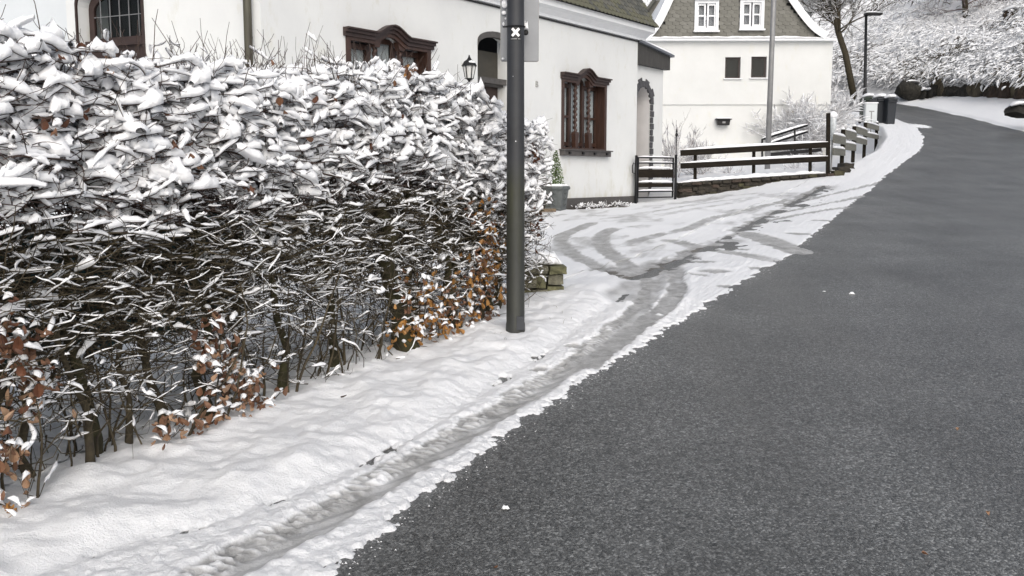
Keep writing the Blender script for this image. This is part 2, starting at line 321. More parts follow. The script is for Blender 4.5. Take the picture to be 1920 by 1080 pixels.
# ground snow: colour follows how much snow the tyres left (a property of the place, stored per vertex)
GSNOW = bpy.data.materials.new('ground_snow'); GSNOW.use_nodes = True
def _gs():
    nt = GSNOW.node_tree; b = nt.nodes['Principled BSDF']; N = nt.nodes.new; Lk = nt.links.new
    tc = N('ShaderNodeTexCoord'); at_ = N('ShaderNodeAttribute'); at_.attribute_name = 'worn'
    sp = N('ShaderNodeSeparateColor'); Lk(at_.outputs['Color'], sp.inputs[0])
    n1 = N('ShaderNodeTexNoise'); n1.inputs['Scale'].default_value = 9; n1.inputs['Detail'].default_value = 8; n1.inputs['Roughness'].default_value = .7; Lk(tc.outputs['Object'], n1.inputs['Vector'])
    n2 = N('ShaderNodeTexNoise'); n2.inputs['Scale'].default_value = 85; n2.inputs['Detail'].default_value = 6; n2.inputs['Roughness'].default_value = .7; Lk(tc.outputs['Object'], n2.inputs['Vector'])
    sn = N('ShaderNodeValToRGB'); sn.color_ramp.elements[0].color = (.80, .812, .835, 1); sn.color_ramp.elements[1].color = (.87, .878, .89, 1); Lk(n1.outputs[0], sn.inputs[0])
    sl = N('ShaderNodeValToRGB'); sl.color_ramp.elements[0].position = .3; sl.color_ramp.elements[1].position = .72; sl.color_ramp.elements[0].color = (.17, .17, .165, 1); sl.color_ramp.elements[1].color = (.60, .60, .60, 1); Lk(n1.outputs[0], sl.inputs[0])
    so = N('ShaderNodeValToRGB'); so.color_ramp.elements[0].position = .35; so.color_ramp.elements[1].position = .7; so.color_ramp.elements[0].color = (.03, .027, .02, 1); so.color_ramp.elements[1].color = (.17, .15, .125, 1); Lk(n1.outputs[0], so.inputs[0])
    def sharpen(sock, lo, hi):
        a = N('ShaderNodeMath'); a.operation = 'MULTIPLY_ADD'; Lk(n1.outputs[0], a.inputs[0]); a.inputs[1].default_value = .5; Lk(sock, a.inputs[2])
        r = N('ShaderNodeMapRange'); r.interpolation_type = 'SMOOTHSTEP'; r.inputs['From Min'].default_value = lo; r.inputs['From Max'].default_value = hi; Lk(a.outputs[0], r.inputs['Value']); return r.outputs[0]
    m1 = N('ShaderNodeMix'); m1.data_type = 'RGBA'; Lk(sharpen(sp.outputs[0], .42, .95), m1.inputs[0]); Lk(sn.outputs[0], m1.inputs[6]); Lk(sl.outputs[0], m1.inputs[7])
    m2 = N('ShaderNodeMix'); m2.data_type = 'RGBA'; Lk(sharpen(sp.outputs[1], .55, .85), m2.inputs[0]); Lk(m1.outputs[2], m2.inputs[6]); Lk(so.outputs[0], m2.inputs[7])
    Lk(m2.outputs[2], b.inputs['Base Color'])
    rr = N('ShaderNodeMapRange'); rr.inputs['To Min'].default_value = .65; rr.inputs['To Max'].default_value = .28; Lk(sp.outputs[0], rr.inputs['Value']); Lk(rr.outputs[0], b.inputs['Roughness'])
    bp = N('ShaderNodeBump'); bp.inputs['Distance'].default_value = .011; Lk(n2.outputs[0], bp.inputs['Height']); Lk(bp.outputs[0], b.inputs['Normal'])
_gs()

# ------------------------------------------------------------------ lie of the land
def zr(Y):
    Y = np.asarray(Y, float); d = np.clip(Y - 18, 0, 7)
    return .06 * np.minimum(Y, 18) + .06 * d + .09 * d * d / 14 + .15 * np.clip(Y - 25, 0, 24) + .10 * np.clip(Y - 49, 0, 100)
def hit(u, v):
    """where the line of sight of a photo pixel meets the road surface"""
    p = at(u, v, 1.0); a = p.x; k = p.z - EYE; Y = np.linspace(1, 60, 6000); g = EYE + k * Y - zr(Y)
    i = np.argmax(g < 0) if k < .2 and np.any(g < 0) else len(Y) - 1
    return (a * Y[i], Y[i])
EDGE = [hit(*p) for p in [(620, 1080), (700, 1012), (800, 937), (900, 860), (1000, 782), (1100, 715), (1200, 652), (1300, 590), (1400, 525), (1480, 480), (1540, 430), (1600, 380), (1660, 331)]]
EDGE = [(EDGE[0][0] - 1.6, EDGE[0][1] - 3.2)] + EDGE + [(12.7, 29.2), (14.2, 32.5), (15.4, 36), (16.0, 39.5), (15.6, 43), (13, 47), (8, 50), (0, 53), (-12, 57), (-30, 62)]
EY = np.array([p[1] for p in EDGE]); EX = np.array([p[0] for p in EDGE])
def XL(Y): return np.interp(Y, EY, EX)
RY = np.array([-5, 0, 10, 20, 29, 33.8, 40, 46.5, 50, 53, 56, 60, 66]); RX = np.array([0, 3, 8.2, 12.6, 17.2, 18.5, 19.3, 19.7, 19.0, 16.5, 11, 1, -30.])
def XR(Y): return np.interp(Y, RY, RX)
FX = np.array([12.5, 15.5, 18.9, 21, 22.0, 22.0, 21.4, 18.9, 14, 6, -10, -40]); FY = np.array([0, 10, 20, 30, 38, 44, 48.5, 52.2, 55.5, 59.5, 65, 75.])
def wallY(X): return 22.25 + .31 * (X - 4.0)
def ground(X, Y):
    X = np.asarray(X, float); Y = np.asarray(Y, float); z = zr(Y); p = X - XL(Y)
    z = z - .37 * sstep(-1.2, -5.0, p) * sstep(17, 22, Y) * (1 - sstep(23, 24, Y)) - .10 * sstep(-3, -5.5, p) * sstep(11, 17, Y) * (1 - sstep(17, 22, Y))
    zg = 1.40 + .062 * (X - 4.0) + .03 * (Y - 22)                       # garden behind the low wall
    wy = wallY(X) + .10
    ing = sstep(0, .16, Y - wy) * (X > 3.3) * sstep(-1.25, -1.75, p)
    z = z * (1 - ing) + np.maximum(zg, 0) * ing
    q = X - XR(Y)
    z = z + np.clip(q, 0, 3) * .28
    return z
def ground1(x, y): return float(ground(np.array([x]), np.array([y]))[0])

def grid_mesh(name, X, Y, Z):
    n, m = X.shape; V = np.stack([X, Y, Z], -1).reshape(-1, 3); i = np.arange(n - 1)[:, None] * m + np.arange(m - 1)[None]
    return mesh_np(name, V, np.stack([i, i + 1, i + 1 + m, i + m], -1).reshape(-1, 4))
# road surface
Ys = np.concatenate([np.arange(-6, 12, .25), np.arange(12, 66, .5)]); W = np.linspace(0, 1, 30)[None]
xl = (XL(Ys) - 1.2)[:, None]; xr = (XR(Ys) + .6)[:, None]; X = xl + (xr - xl) * W; Y = np.repeat(Ys[:, None], 30, 1)
Z = zr(Y) + .002
o = link('road', grid_mesh('road', X, Y, Z), ASPH, smooth=True); tag(o, kind='structure')

def rows(y0, y1, k, e=1.3):
    r = [y0]
    while r[-1] < y1: r.append(r[-1] + k * max(r[-1], 2.2) ** e)
    return np.array(r)
def seg_dist(X, Y, pts):
    """distance to a polyline, signed side, and run along it"""
    best = np.full(X.shape, 1e9); along = np.zeros(X.shape); side = np.zeros(X.shape); run = 0
    for (x0, y0), (x1, y1) in zip(pts[:-1], pts[1:]):
        dx, dy = x1 - x0, y1 - y0; L = math.hypot(dx, dy)
        if L < 1e-6: continue
        t = np.clip(((X - x0) * dx + (Y - y0) * dy) / L / L, 0, 1); qx = X - x0 - t * dx; qy = Y - y0 - t * dy
        d = np.hypot(qx, qy); m = d < best; best = np.where(m, d, best); along = np.where(m, run + t * L, along)
        side = np.where(m, (dx * qy - dy * qx) / L, side); run += L
    return best, side, along
def smooth_line(px, n=5):
    P = [np.array(hit(*q)) for q in px]; out = []
    for i in range(len(P) - 1):
        p0 = P[max(i - 1, 0)]; p1 = P[i]; p2 = P[i + 1]; p3 = P[min(i + 2, len(P) - 1)]
        for k in range(n):
            t = k / n; out.append(tuple(.5 * (2 * p1 + (p2 - p0) * t + (2 * p0 - 5 * p1 + 4 * p2 - p3) * t * t + (3 * p1 - p0 - 3 * p2 + p3) * t ** 3)))
    return out + [tuple(P[-1])]
TRACK = smooth_line([(150, 1280), (300, 1160), (440, 1068), (560, 1004), (700, 922), (800, 863), (900, 800), (1000, 738), (1080, 682), (1150, 628), (1205, 580), (1222, 540), (1218, 512)])
TRACK2 = smooth_line([(1100, 690), (1180, 628), (1245, 580), (1268, 545), (1265, 510), (1248, 488)])
GUTTER = smooth_line([(1120, 500), (1150, 516), (1190, 522), (1250, 500), (1330, 462), (1400, 428), (1480, 385), (1545, 350)])
KERB = smooth_line([(-100, 1170), (200, 1040), (420, 985), (575, 925), (640, 902), (740, 846), (830, 793), (930, 725), (1000, 680), (1050, 645), (1090, 612), (1140, 580), (1185, 545)])
DTR = [(smooth_line(q), w, s) for q, w, s in [
    ([(1110, 418), (1060, 440), (1052, 458), (1080, 480), (1130, 508), (1180, 524)], .24, .8),
    ([(1150, 430), (1125, 446), (1135, 468), (1165, 492), (1195, 518)], .24, .85),
    ([(1170, 462), (1230, 442), (1290, 430), (1330, 412), (1390, 398), (1480, 375)], .22, .75),
    ([(1075, 398), (1160, 402), (1260, 392), (1340, 375), (1450, 360)], .2, .55),
    ([(1130, 415), (1230, 405), (1330, 388), (1420, 368)], .22, .5),
    ([(1400, 440), (1440, 452), (1500, 474)], .42, .95),
    ([(1320, 470), (1380, 478), (1460, 492)], .30, .7),
    ([(1255, 452), (1290, 460), (1320, 470)], .3, .8),
    ([(1460, 388), (1540, 370), (1650, 343)], .15, .9), ([(1440, 404), (1520, 390), (1628, 366)], .15, .9), ([(1420, 418), (1500, 404), (1600, 388)], .15, .95),
    ([(1180, 560), (1230, 520), (1245, 495)], .5, .6)]]

# snow on the left: verge, drive, garden
Yr = np.concatenate([np.arange(1.0, 2.4, .05), np.arange(2.4, 8.2, .0105), rows(8.2, 50, .0040)]); pc = np.concatenate([np.arange(.25, -.9, -.0108), np.arange(-.9, -1.8, -.018), np.arange(-1.8, -9, -.040), np.arange(-9, -26, -.35)])
Yg = np.repeat(Yr[:, None], len(pc), 1); Xg = XL(Yg) + pc[None]; G = ground(Xg, Yg); P_ = Xg - XL(Yg)
fine = fbm(Xg * 16, Yg * 16, 3, 5); mid = fbm(Xg * 5, Yg * 5, 3, 9); big = fbm(Xg * 1.6, Yg * 1.6, 3, 3)
lump = vnoise(Xg * 4.3, Yg * 4.3, 21)
kd, ks, ka = seg_dist(Xg, Yg, KERB)
near = 1 - sstep(8.5, 9.5, Yg)
bank = sstep(.0, .22, ks) * near                                       # left of the kerb line
edge = -P_ + (fbm(Xg * 6, Yg * 6, 2, 31) - .5) * .10 + (fbm(Xg * 22, Yg * 22, 3, 32) - .5) * .15 + (fbm(Xg * 70, Yg * 70, 2, 33) - .5) * .05 * (1 - sstep(6, 9, Yg)) - .01
H = -.014 + .030 * sstep(-.012, .035, edge) + .012 * sstep(.05, .4, edge)
H += (fine - .5) * .016 * sstep(0, .1, edge) + (fbm(Xg * 38, Yg * 38, 3, 77) - .5) * .022 * (1 - sstep(9, 13, Yg)) * (1 - bank)
H += bank * (.04 + .034 * (lump - .35) + .045 * (mid - .5) + .020 * (fbm(Xg * 13, Yg * 13, 2, 24) - .5) + .02 * (vnoise(Xg * 9, Yg * 9, 23) - .5))
H += (1 - near) * ((mid - .5) * .035 + (big - .5) * .05) * sstep(.1, .5, edge)
worn = np.zeros_like(H); soil = np.zeros_like(H)
drive = sstep(9.5, 11.0, Yg) * (1 - sstep(21.5, 22.3, Yg)) * sstep(-.4, -1.0, P_)
worn += drive * .42 * sstep(.46, .64, fbm(Xg * 2.2 - Yg * .8, Yg * .9, 4, 44)) * (.6 + .8 * mid)
H -= drive * .02
def press(pts, w, s, tread=False):
    global H, worn
    d, sdn, al = seg_dist(Xg, Yg, pts); m = (1 - sstep(w * .36, w * .66, d + (mid - .5) * .10 + (fine - .5) * .05)) * s * sstep(.16, .36, mid + .14 * s)
    H = H * (1 - m) + m * (.006 + (fine - .5) * .006); worn = np.maximum(worn, m * (.62 + .5 * (mid - .35) + (.34 * sstep(-.02, .03, sdn) - .10 if tread else .1)))
    rim = np.exp(-((d - w * .72) / .045) ** 2) * s; H += rim * .010 * sstep(.0, .2, edge)
    if tread:
        ph = al / .046 * 2 * np.pi + np.abs(sdn) * 50 + (mid - .5) * 9
        tr_ = (.5 + .5 * np.sin(ph)) * sstep(-.02, .03, sdn) * (1 - sstep(w * .46, w * .58, d)) * (1 - sstep(6.5, 8, Yg))
        tr_ = tr_ ** .7 * sstep(.25, .5, fbm(Xg * 26, Yg * 26, 2, 66)); H += tr_ * .016 * s; worn -= tr_ * .55; H += .006 * (.5 + .5 * np.sin(al * 30 + sdn * 90)) * m * (1 - sstep(7, 9, Yg))
press(TRACK, .20, 1.0, True); press(TRACK2, .17, .95)
for q, w, s in DTR: press(q, w, s * (1.0 if w > .15 else .9))
worn = np.clip(worn * np.where(Yg > 8, .55 + .9 * fbm(Xg * 9, Yg * 5, 3, 68), 1.0), 0, 1)
for (pu, pv, pw, pl) in ((1342, 513, .05, .16), (1318, 493, .06, .14), (1384, 470, .05, .14), (1300, 520, .04, .12), (1420, 505, .03, .10), (1365, 540, .03, .10), (1290, 478, .05, .12), (1440, 460, .04, .14), (1010, 700, .03, .06), (1075, 655, .035, .07), (1500, 440, .04, .2), (1545, 415, .04, .2)):
    px_, py_ = hit(pu, pv); k_ = 1 - sstep(.6, 1.5, np.hypot((Xg - px_) / pl, (Yg - py_) / (pw * 2.2)) + (mid - .5) * 1.2); H = H * (1 - .8 * k_); worn = np.maximum(worn, k_ * .85)
d, _, al = seg_dist(Xg, Yg, GUTTER); dn_ = d + (mid - .5) * .30 + (fbm(Xg * 1.3, Yg * 1.3, 2, 63) - .5) * .3; m = 1 - sstep(.03, .19, dn_); H = H * (1 - .9 * m); worn = np.maximum(worn, m * .8); soil = np.maximum(soil, .85 * (1 - sstep(-.03, .06, dn_ + (fine - .5) * .14)))
g = (1 - sstep(.004, .030, kd + (mid - .42) * .16 + (fine - .5) * .04)) * sstep(.47, .60, fbm(ka * 4.5, ka * 0, 3, 61)) * near * sstep(.30, .52, fbm(Xg * 42, Yg * 30, 2, 64))
H = H * (1 - g) + g * -.004; soil = np.maximum(soil, g * .95)
cr_ = (1 - sstep(.0, .10, np.abs(ks - .01))) * near; H -= cr_ * .012
# bare strip at the foot of the white house
fx, fy = 2.83, 21.5; sF = -((Xg - fx) * .586 + (Yg - fy) * .81); nF = (Xg - fx) * .81 - (Yg - fy) * .586
bs = (1 - sstep(.25, .75, nF + (mid - .5) * .5)) * sstep(.3, 1.2, sF) * (1 - sstep(6.5, 7.5, sF)) * sstep(-.3, 0, nF)
soil = np.maximum(soil, bs * (.55 + .6 * (fine - .3))); H -= bs * .02
gar = sstep(-2.0, -2.6, P_) * sstep(22.5, 23.2, Yg); H += gar * .06
H = np.where(P_ > -.02, np.minimum(H, .035), H)
me = grid_mesh('snow_ground', Xg, Yg, G + H)
ca = me.color_attributes.new('worn', 'FLOAT_COLOR', 'POINT'); ca.data.foreach_set('color', np.stack([np.clip(worn, 0, 1), np.clip(soil, 0, 1), np.zeros_like(worn), np.ones_like(worn)], -1).astype(np.float32).ravel())
tag(link('ground', me, GSNOW, smooth=True), kind='structure')
# snow verge on the far side of the road
Yr2 = rows(-4, 66, .008, 1.2); pc2 = np.concatenate([np.arange(-.3, 1.2, .05), np.arange(1.2, 7, .3)])
Y2 = np.repeat(Yr2[:, None], len(pc2), 1); X2 = XR(Y2) + pc2[None]; e2 = pc2[None] + (fbm(X2 * 3, Y2 * 3, 4, 8) - .5) * .35
H2 = -.02 + .08 * sstep(-.05, .12, e2) + .10 * (fbm(X2 * 1.5, Y2 * 1.5, 3, 18) - .4) * sstep(0, .6, e2)
me = grid_mesh('verge', X2, Y2, ground(X2, Y2) + H2); ca = me.color_attributes.new('worn', 'FLOAT_COLOR', 'POINT')
ca.data.foreach_set('color', np.tile(np.array([0, 0, 0, 1], np.float32), len(me.vertices)))
tag(link('verge', me, GSNOW, smooth=True), kind='structure')
# melted patch of snow left on the road by the bins
me = bpy.data.meshes.new('p'); c = np.array(hit(1722, 236)); n = 60; V = [(c[0], c[1], float(zr(c[1])) + .02)]
for k in range(n):
    a = 2 * math.pi * k / n; rr = 1 + .7 * (random.random() - .5); V.append((c[0] + math.cos(a) * .42 * rr + .12 * math.sin(a), c[1] + math.sin(a) * .85 * rr, 0))
V = [(x, y, float(zr(y)) + (.03 if i == 0 else .0)) for i, (x, y, z) in enumerate(V)]
me.from_pydata(V, [], [(0, 1 + k, 1 + (k + 1) % n) for k in range(n)]); tag(link('snow_patch', me, SNOWFAR), 'thin patch of leftover snow on the asphalt beside the black bins', 'snow', kind='stuff')

# hillside
def foot(s):
    L = np.concatenate([[0], np.cumsum(np.hypot(np.diff(FX), np.diff(FY)))]); return np.interp(s, L, FX), np.interp(s, L, FY)
SL = float(np.sum(np.hypot(np.diff(FX), np.diff(FY))))
def hill_pt(s, d):
    s = np.asarray(s, float); d = np.asarray(d, float); x, y = foot(s); x0, y0 = foot(s - 4); x1, y1 = foot(s + 4); tx, ty = x1 - x0, y1 - y0; L = np.hypot(tx, ty) + 1e-6
    nx, ny = ty / L, -tx / L; zf = ground(x, y)
    X = x + nx * d; Y = y + ny * d
    z = zf + 1.25 * sstep(0, .9, d) + np.clip(d - .6, 0, 100) * (.62 + .16 * np.sin(s * .21)) + (fbm(X * .35, Y * .35, 4, 50) - .5) * 2.4 * sstep(0, 5, d)
    z = np.where(d < 0, zf + d * .3, z)
    return X, Y, z
S_, D_ = np.meshgrid(np.linspace(0, SL, 260), np.concatenate([[-.8, -.3], np.linspace(0, 36, 90)]), indexing='ij')
hx, hy, hz = hill_pt(S_, D_)
hz = hz + (fbm(hx * 2.2, hy * 2.2, 3, 52) - .5) * .5 * sstep(0, 2, D_)
tag(link('hill', grid_mesh('hill', hx, hy, hz), SNOWFAR, smooth=True), kind='structure')
# far ground so that nothing ends in view
me = bpy.data.meshes.new('far_ground'); me.from_pydata([(-400, -300, -1.2), (400, -300, -1.2), (400, 500, -1.2), (-400, 500, -1.2)], [], [(0, 1, 2, 3)])
tag(link('terrain', me, SNOWFAR), kind='structure')

# ------------------------------------------------------------------ the white house
CX, CY = 2.83, 21.5
FD = Vector((-.586, -.810, 0)).normalized(); FN = Vector((.810, -.586, 0)).normalized(); UP = Vector((0, 0, 1))
CO = Vector((CX, CY, 0))
def fp(s, z, n=0): return CO + FD * s + UP * z + FN * n
house = empty('white_house', fp(5, 1.0), 'long white rendered house with slate roof and carved brown windows behind the hedge', 'house')
def arc(cx, cz, r, a0, a1, n=10): return [(cx + r * math.cos(a0 + (a1 - a0) * k / n), cz + r * math.sin(a0 + (a1 - a0) * k / n)) for k in range(n + 1)]
def hump(s0, s1, z0, zt, rise, n=14):
    """window outline: flat shoulders and a round hump in the middle"""
    w = s1 - s0; out = [(s0, z0), (s1, z0), (s1, zt)]
    for k in range(n + 1):
        t = .70 - .40 * k / n; q = (t - .5) / .2; out.append((s0 + w * t, zt + rise * (.5 + .5 * math.cos(math.pi * q)) ** .7))
    return out + [(s0, zt)]
WIN = [(1.42, 3.11, 2.15, 3.54), (7.17, 9.00, 2.25, 3.67)]
holes = [hump(a, b, z0, zt, .15) for a, b, z0, zt in WIN]
ea, eb, ez0, ezs = 4.72, 5.86, .9, 3.98
emid = (ea + eb) / 2; ear = [(ea, ez0), (eb, ez0), (eb, ezs)] + [(emid + (eb - ea) / 2 * math.cos(math.pi * k / 12), ezs + .2 * math.sin(math.pi * k / 12)) for k in range(1, 12)] + [(ea, ezs)]
holes.append(ear)
w = MB(); w.prism([(0, .5), (10.6, .5), (10.6, 4.64), (0, 4.64)], CO, FD, UP, FN, .34, holes)
w.build('wall', WALLW, house)
# inner dark rooms behind the openings
m = MB(); m.box(fp(5.3, 2.6, -2.2), 5.2, .02, 2.0, (FD, FN, UP)); m.build('room_wall', INNER, house)
m = MB(); m.box(fp(-.17, 2.6, -3.4), .17, 3.37, 2.05, (FD, FN, UP))
m.v = [tuple(Vector(p) + FD * .34) for p in m.v]; m.build('side_wall', WALLW, house)
# plinth
m = MB(); m.box(fp(5.3, .97, .03), 5.32, .035, .19, (FD, FN, UP)); m.build('plinth', GREYW, house)
# cornice, swept profile
prof = [(0, 4.64), (.05, 4.645), (.05, 4.70), (.09, 4.73), (.16, 4.78), (.25, 4.81), (.27, 4.81), (.27, 4.93), (0, 4.93)]
m = MB(); v = []
for s in (-.30, 10.9):
    for n_, z_ in prof: v.append(fp(s, z_, n_))
k = len(prof); m.add(v, [(i, (i + 1) % k, k + (i + 1) % k, k + i) for i in range(k)] + [tuple(range(k))[::-1], tuple(range(k, 2 * k))]); m.build('cornice', WPAINT, house)
m = MB(); m.box(fp(5.3, 4.612, .018), 5.34, .018, .012, (FD, FN, UP)); m.build('cornice_line', BLACK, house)
# mansard roof backing and slates
def roofpt(s, h, out=.0):
    n_ = .36 - .42 * h - .10 * (1 - math.exp(-h * 4)); s2 = s
    return fp(s2, 4.93 + h * .93, n_ + out)
m = MB(); v = []; HN = 10
for h in range(HN + 1):
    q = h * .26
    ins = -.32 + .16 * q
    v += [roofpt(ins, q), roofpt(10.9, q)]
nb = len(v)
f = [(2 * i, 2 * i + 1, 2 * i + 3, 2 * i + 2) for i in range(HN)]
v += [fp(-.30 + .4, 4.93 + 2.42, -7.0), fp(-.30, 4.93, -7.0)]
f += [(nb, nb + 1) + tuple(2 * i for i in range(HN + 1))]
m.add(v, f); m.build('roof', SLATEK, house, fix=False)
def slate_mesh(w_, h_, t_=.008):
    ol = [(-w_ / 2, h_ / 2), (-w_ / 2, -h_ * .25), (-w_ * .3, -h_ * .45), (0, -h_ * .5), (w_ * .36, -h_ * .42), (w_ / 2, -h_ * .15), (w_ / 2, h_ / 2)]
    mb = MB(); mb.prism(ol, Vector((0, 0, 0)), Vector((1, 0, 0)), Vector((0, 1, 0)), Vector((0, 0, 1)), t_)
    me_ = bpy.data.meshes.new('slate'); me_.from_pydata(mb.v, [], mb.f); return me_
sm = []
for mm_ in SLATE:
    q = slate_mesh(.148, .16, .014); q.materials.append(mm_); sm.append(q)
hinv = world_of(house).inverted()
for r_ in range(10):
    for c_ in range(28):
        s = -.26 + .16 * (r_ * .115) + c_ * .155 + (.08 if r_ % 2 else 0); h = .06 + r_ * .118
        if s > 4.1: continue
        p = roofpt(s, h, .014); q = roofpt(s, h + .05, .014); yv = (q - p).normalized(); zv = FD.cross(yv).normalized()
        if zv.dot(FN) < 0: zv = -zv
        xv = yv.cross(zv)
        ro = Matrix.Rotation(random.uniform(-.06, .06) + .12, 4, 'Z') @ Matrix.Rotation(-.06, 4, 'X')
        M = Matrix((( xv.x, yv.x, zv.x, p.x), (xv.y, yv.y, zv.y, p.y), (xv.z, yv.z, zv.z, p.z), (0, 0, 0, 1))) @ ro
        o = bpy.data.objects.new('slate', sm[2] if (r_ < 2 and random.random() < .6) else random.choice(sm)); C.objects.link(o); o.parent = house
        o.matrix_parent_inverse = hinv; o.matrix_basis = M
# carved windows
def carved_window(s0, s1, z0, zt, deep=.22):
    w = MB(); ol = hump(s0 - .04, s1 + .04, z0 - .02, zt + .03, .16); inner = hump(s0 + .05, s1 - .05, z0 + .04, zt - .05, .14)
    w.prism(ol, fp(0, 0, .02), FD, UP, FN, .06, [inner]); wf = w.build('window', BROWNW, house)
    # head moulding following the hump
    W_ = s1 - s0; m = MB(); N = 22
    for lay, (a, b, off) in enumerate([(.0, .06, .05), (.055, .045, .09), (.10, .025, .13)]):
        pts = []
        for k in range(N + 1):
            t = -.05 + 1.10 * k / N; q = (t - .5) / .2; z = zt + a + (.15 * (.5 + .5 * math.cos(math.pi * q)) ** .7 if abs(q) < 1 else 0)
            pts.append((s0 + W_ * t, z))
        ol = pts + [(x, z + b) for x, z in reversed(pts)]
        m.prism(ol, fp(0, 0, off), FD, UP, FN, off - .005)
    m.build('head_moulding', DARKW, wf)
    m = MB(); m.box(fp((s0 + s1) / 2, z0 - .075, .05), W_ / 2 + .09, .06, .055, (FD, FN, UP)); m.box(fp((s0 + s1) / 2, z0 - .012, .06), W_ / 2 + .12, .085, .012, (FD, FN, UP)); m.build('sill', GREYW, wf)
    m = MB()
    for t in (.06, .36, .64, .94): m.box(fp(s0 + W_ * t, z0 - .075, .125), .03, .018, .022, (FD, FN, UP))
    m.build('sill_block', BLACK, wf)
    # reveal lining
    m = MB(); m.box(fp(s0 + .012, (z0 + zt) / 2, -deep / 2), .012, deep / 2, (zt - z0) / 2, (FD, FN, UP)); m.box(fp(s1 - .012, (z0 + zt) / 2, -deep / 2), .012, deep / 2, (zt - z0) / 2, (FD, FN, UP))
    m.box(fp((s0 + s1) / 2, z0 + .02, -deep / 2), W_ / 2 - .03, deep / 2, .02, (FD, FN, UP)); m.build('jamb_lining', BROWNW, wf)
    # three casements
    ct = [.02, .345, .655, .98]
    for i in range(3):
        a = s0 + W_ * ct[i]; b = s0 + W_ * ct[i + 1]; top = zt + (.10 if i == 1 else -.04); m = MB(); t_ = .045
        for x in (a + t_ / 2, b - t_ / 2): m.box(fp(x, (z0 + top) / 2, -deep), t_ / 2, .03, (top - z0) / 2, (FD, FN, UP))
        for z in (z0 + .12, top - .05): m.box(fp((a + b) / 2, z, -deep + .002), (b - a) / 2, .03, .04, (FD, FN, UP))
        if i != 1: m.box(fp((a + b) / 2, (z0 + top) / 2, -deep + .004), (b - a) / 2, .028, .022, (FD, FN, UP))
        m.build('casement', BROWNW, wf)
        m = MB(); m.box(fp((a + b) / 2, (z0 + top) / 2, -deep - .01), (b - a) / 2 - .03, .004, (top - z0) / 2 - .05, (FD, FN, UP)); m.build('pane', GLASS, wf)
        # gathered lace curtain: wavy sheet
        for cc in ((a + .04, a + (b - a) * .47), (b - (b - a) * .40, b - .04)):
            v = []; f = []; nn = 16
            for k in range(nn + 1):
                x = cc[0] + (cc[1] - cc[0]) * k / nn; dn = .018 * math.sin(k * 1.9)
                v += [fp(x, z0 + .14, -deep - .05 + dn), fp(x, top - .06, -deep - .05 + dn)]
            for k in range(nn): f.append((2 * k, 2 * k + 2, 2 * k + 3, 2 * k + 1))
            mm = MB(); mm.add(v, f); mm.build('curtain', LACE, wf, smooth=True, fix=False)
    # two twisted columns on tapered consoles
    for t in (.345, .655):
        x = s0 + W_ * t; m = MB(); N = 60; zb = z0 + .36; zc = zt - .06; pts = []; ra = []
        ring = []
        for k in range(N + 1):
            z = zb + (zc - zb) * k / N; ph = k / N * 2 * math.pi * 9
            for j in range(10):
                th = 2 * math.pi * j / 10; rr = .036 + .012 * math.cos(th * 1 - ph)
                ring.append(fp(x, z, -.06) + FD * rr * math.cos(th) + FN * rr * math.sin(th))
        f = [(i * 10 + j, i * 10 + (j + 1) % 10, (i + 1) * 10 + (j + 1) % 10, (i + 1) * 10 + j) for i in range(N) for j in range(10)]
        m.add(ring, f); m.build('twisted_column', BROWNW, wf, smooth=True)
        m = MB(); m.prism([(-.05, 0), (.05, 0), (.075, .30), (.06, .34), (-.06, .34), (-.075, .30)], fp(x, z0 + .02, -.01), FD, UP, FN, .10); m.build('console', BROWNW, wf)
        m = MB(); m.prism([(-.05, -.06), (.05, -.06), (.09, .04), (.09, .07), (-.09, .07), (-.09, .04)], fp(x, zt - .03, -.0), FD, UP, FN, .11); m.build('capital', BROWNW, wf)
for a in WIN: carved_window(*a)
# entrance: arched recess with dark door
m = MB(); band = [(x, z) for x, z in ear[2:]]; rim = [(x, z - .10) for x, z in reversed(band)]
for i in range(len(band) - 1):
    a, b = band[i], band[i + 1]; m.prism([a, b, (b[0], b[1] - .10), (a[0], a[1] - .10)], fp(0, 0, .015), FD, UP, FN, .10)
m.build('entrance_arch_band', GREYW, house)
door = MB(); door.box(fp(emid, 2.0, -.42), (eb - ea) / 2, .03, 1.35, (FD, FN, UP)); dr = door.build('door', DARKW, house)
m = MB(); m.box(fp(emid, 3.62, -.41), (eb - ea) / 2, .02, .27, (FD, FN, UP)); m.build('transom_panel', mat('door_panel', (.05, .045, .035), .5, .2, 5), dr)
m = MB(); m.box(fp(emid, 3.34, -.30), (eb - ea) / 2 + .02, .12, .05, (FD, FN, UP)); m.box(fp(emid, 3.28, -.34), (eb - ea) / 2, .08, .03, (FD, FN, UP)); m.build('transom', GREYW, dr)
m = MB(); m.lathe(fp(eb - .10, 2.0, -.28), [(.04, 0), (.03, .3), (.045, .6), (.03, .9), (.06, 1.1), (.03, 1.15), (.055, 1.25)], 10); m.build('door_column', GREYW, dr, smooth=True)
m = MB(); m.box(fp(ea - .0 + .015, 2.5, -.20), .015, .2, 1.6, (FD, FN, UP)); m.build('entrance_reveal', WALLW, house)
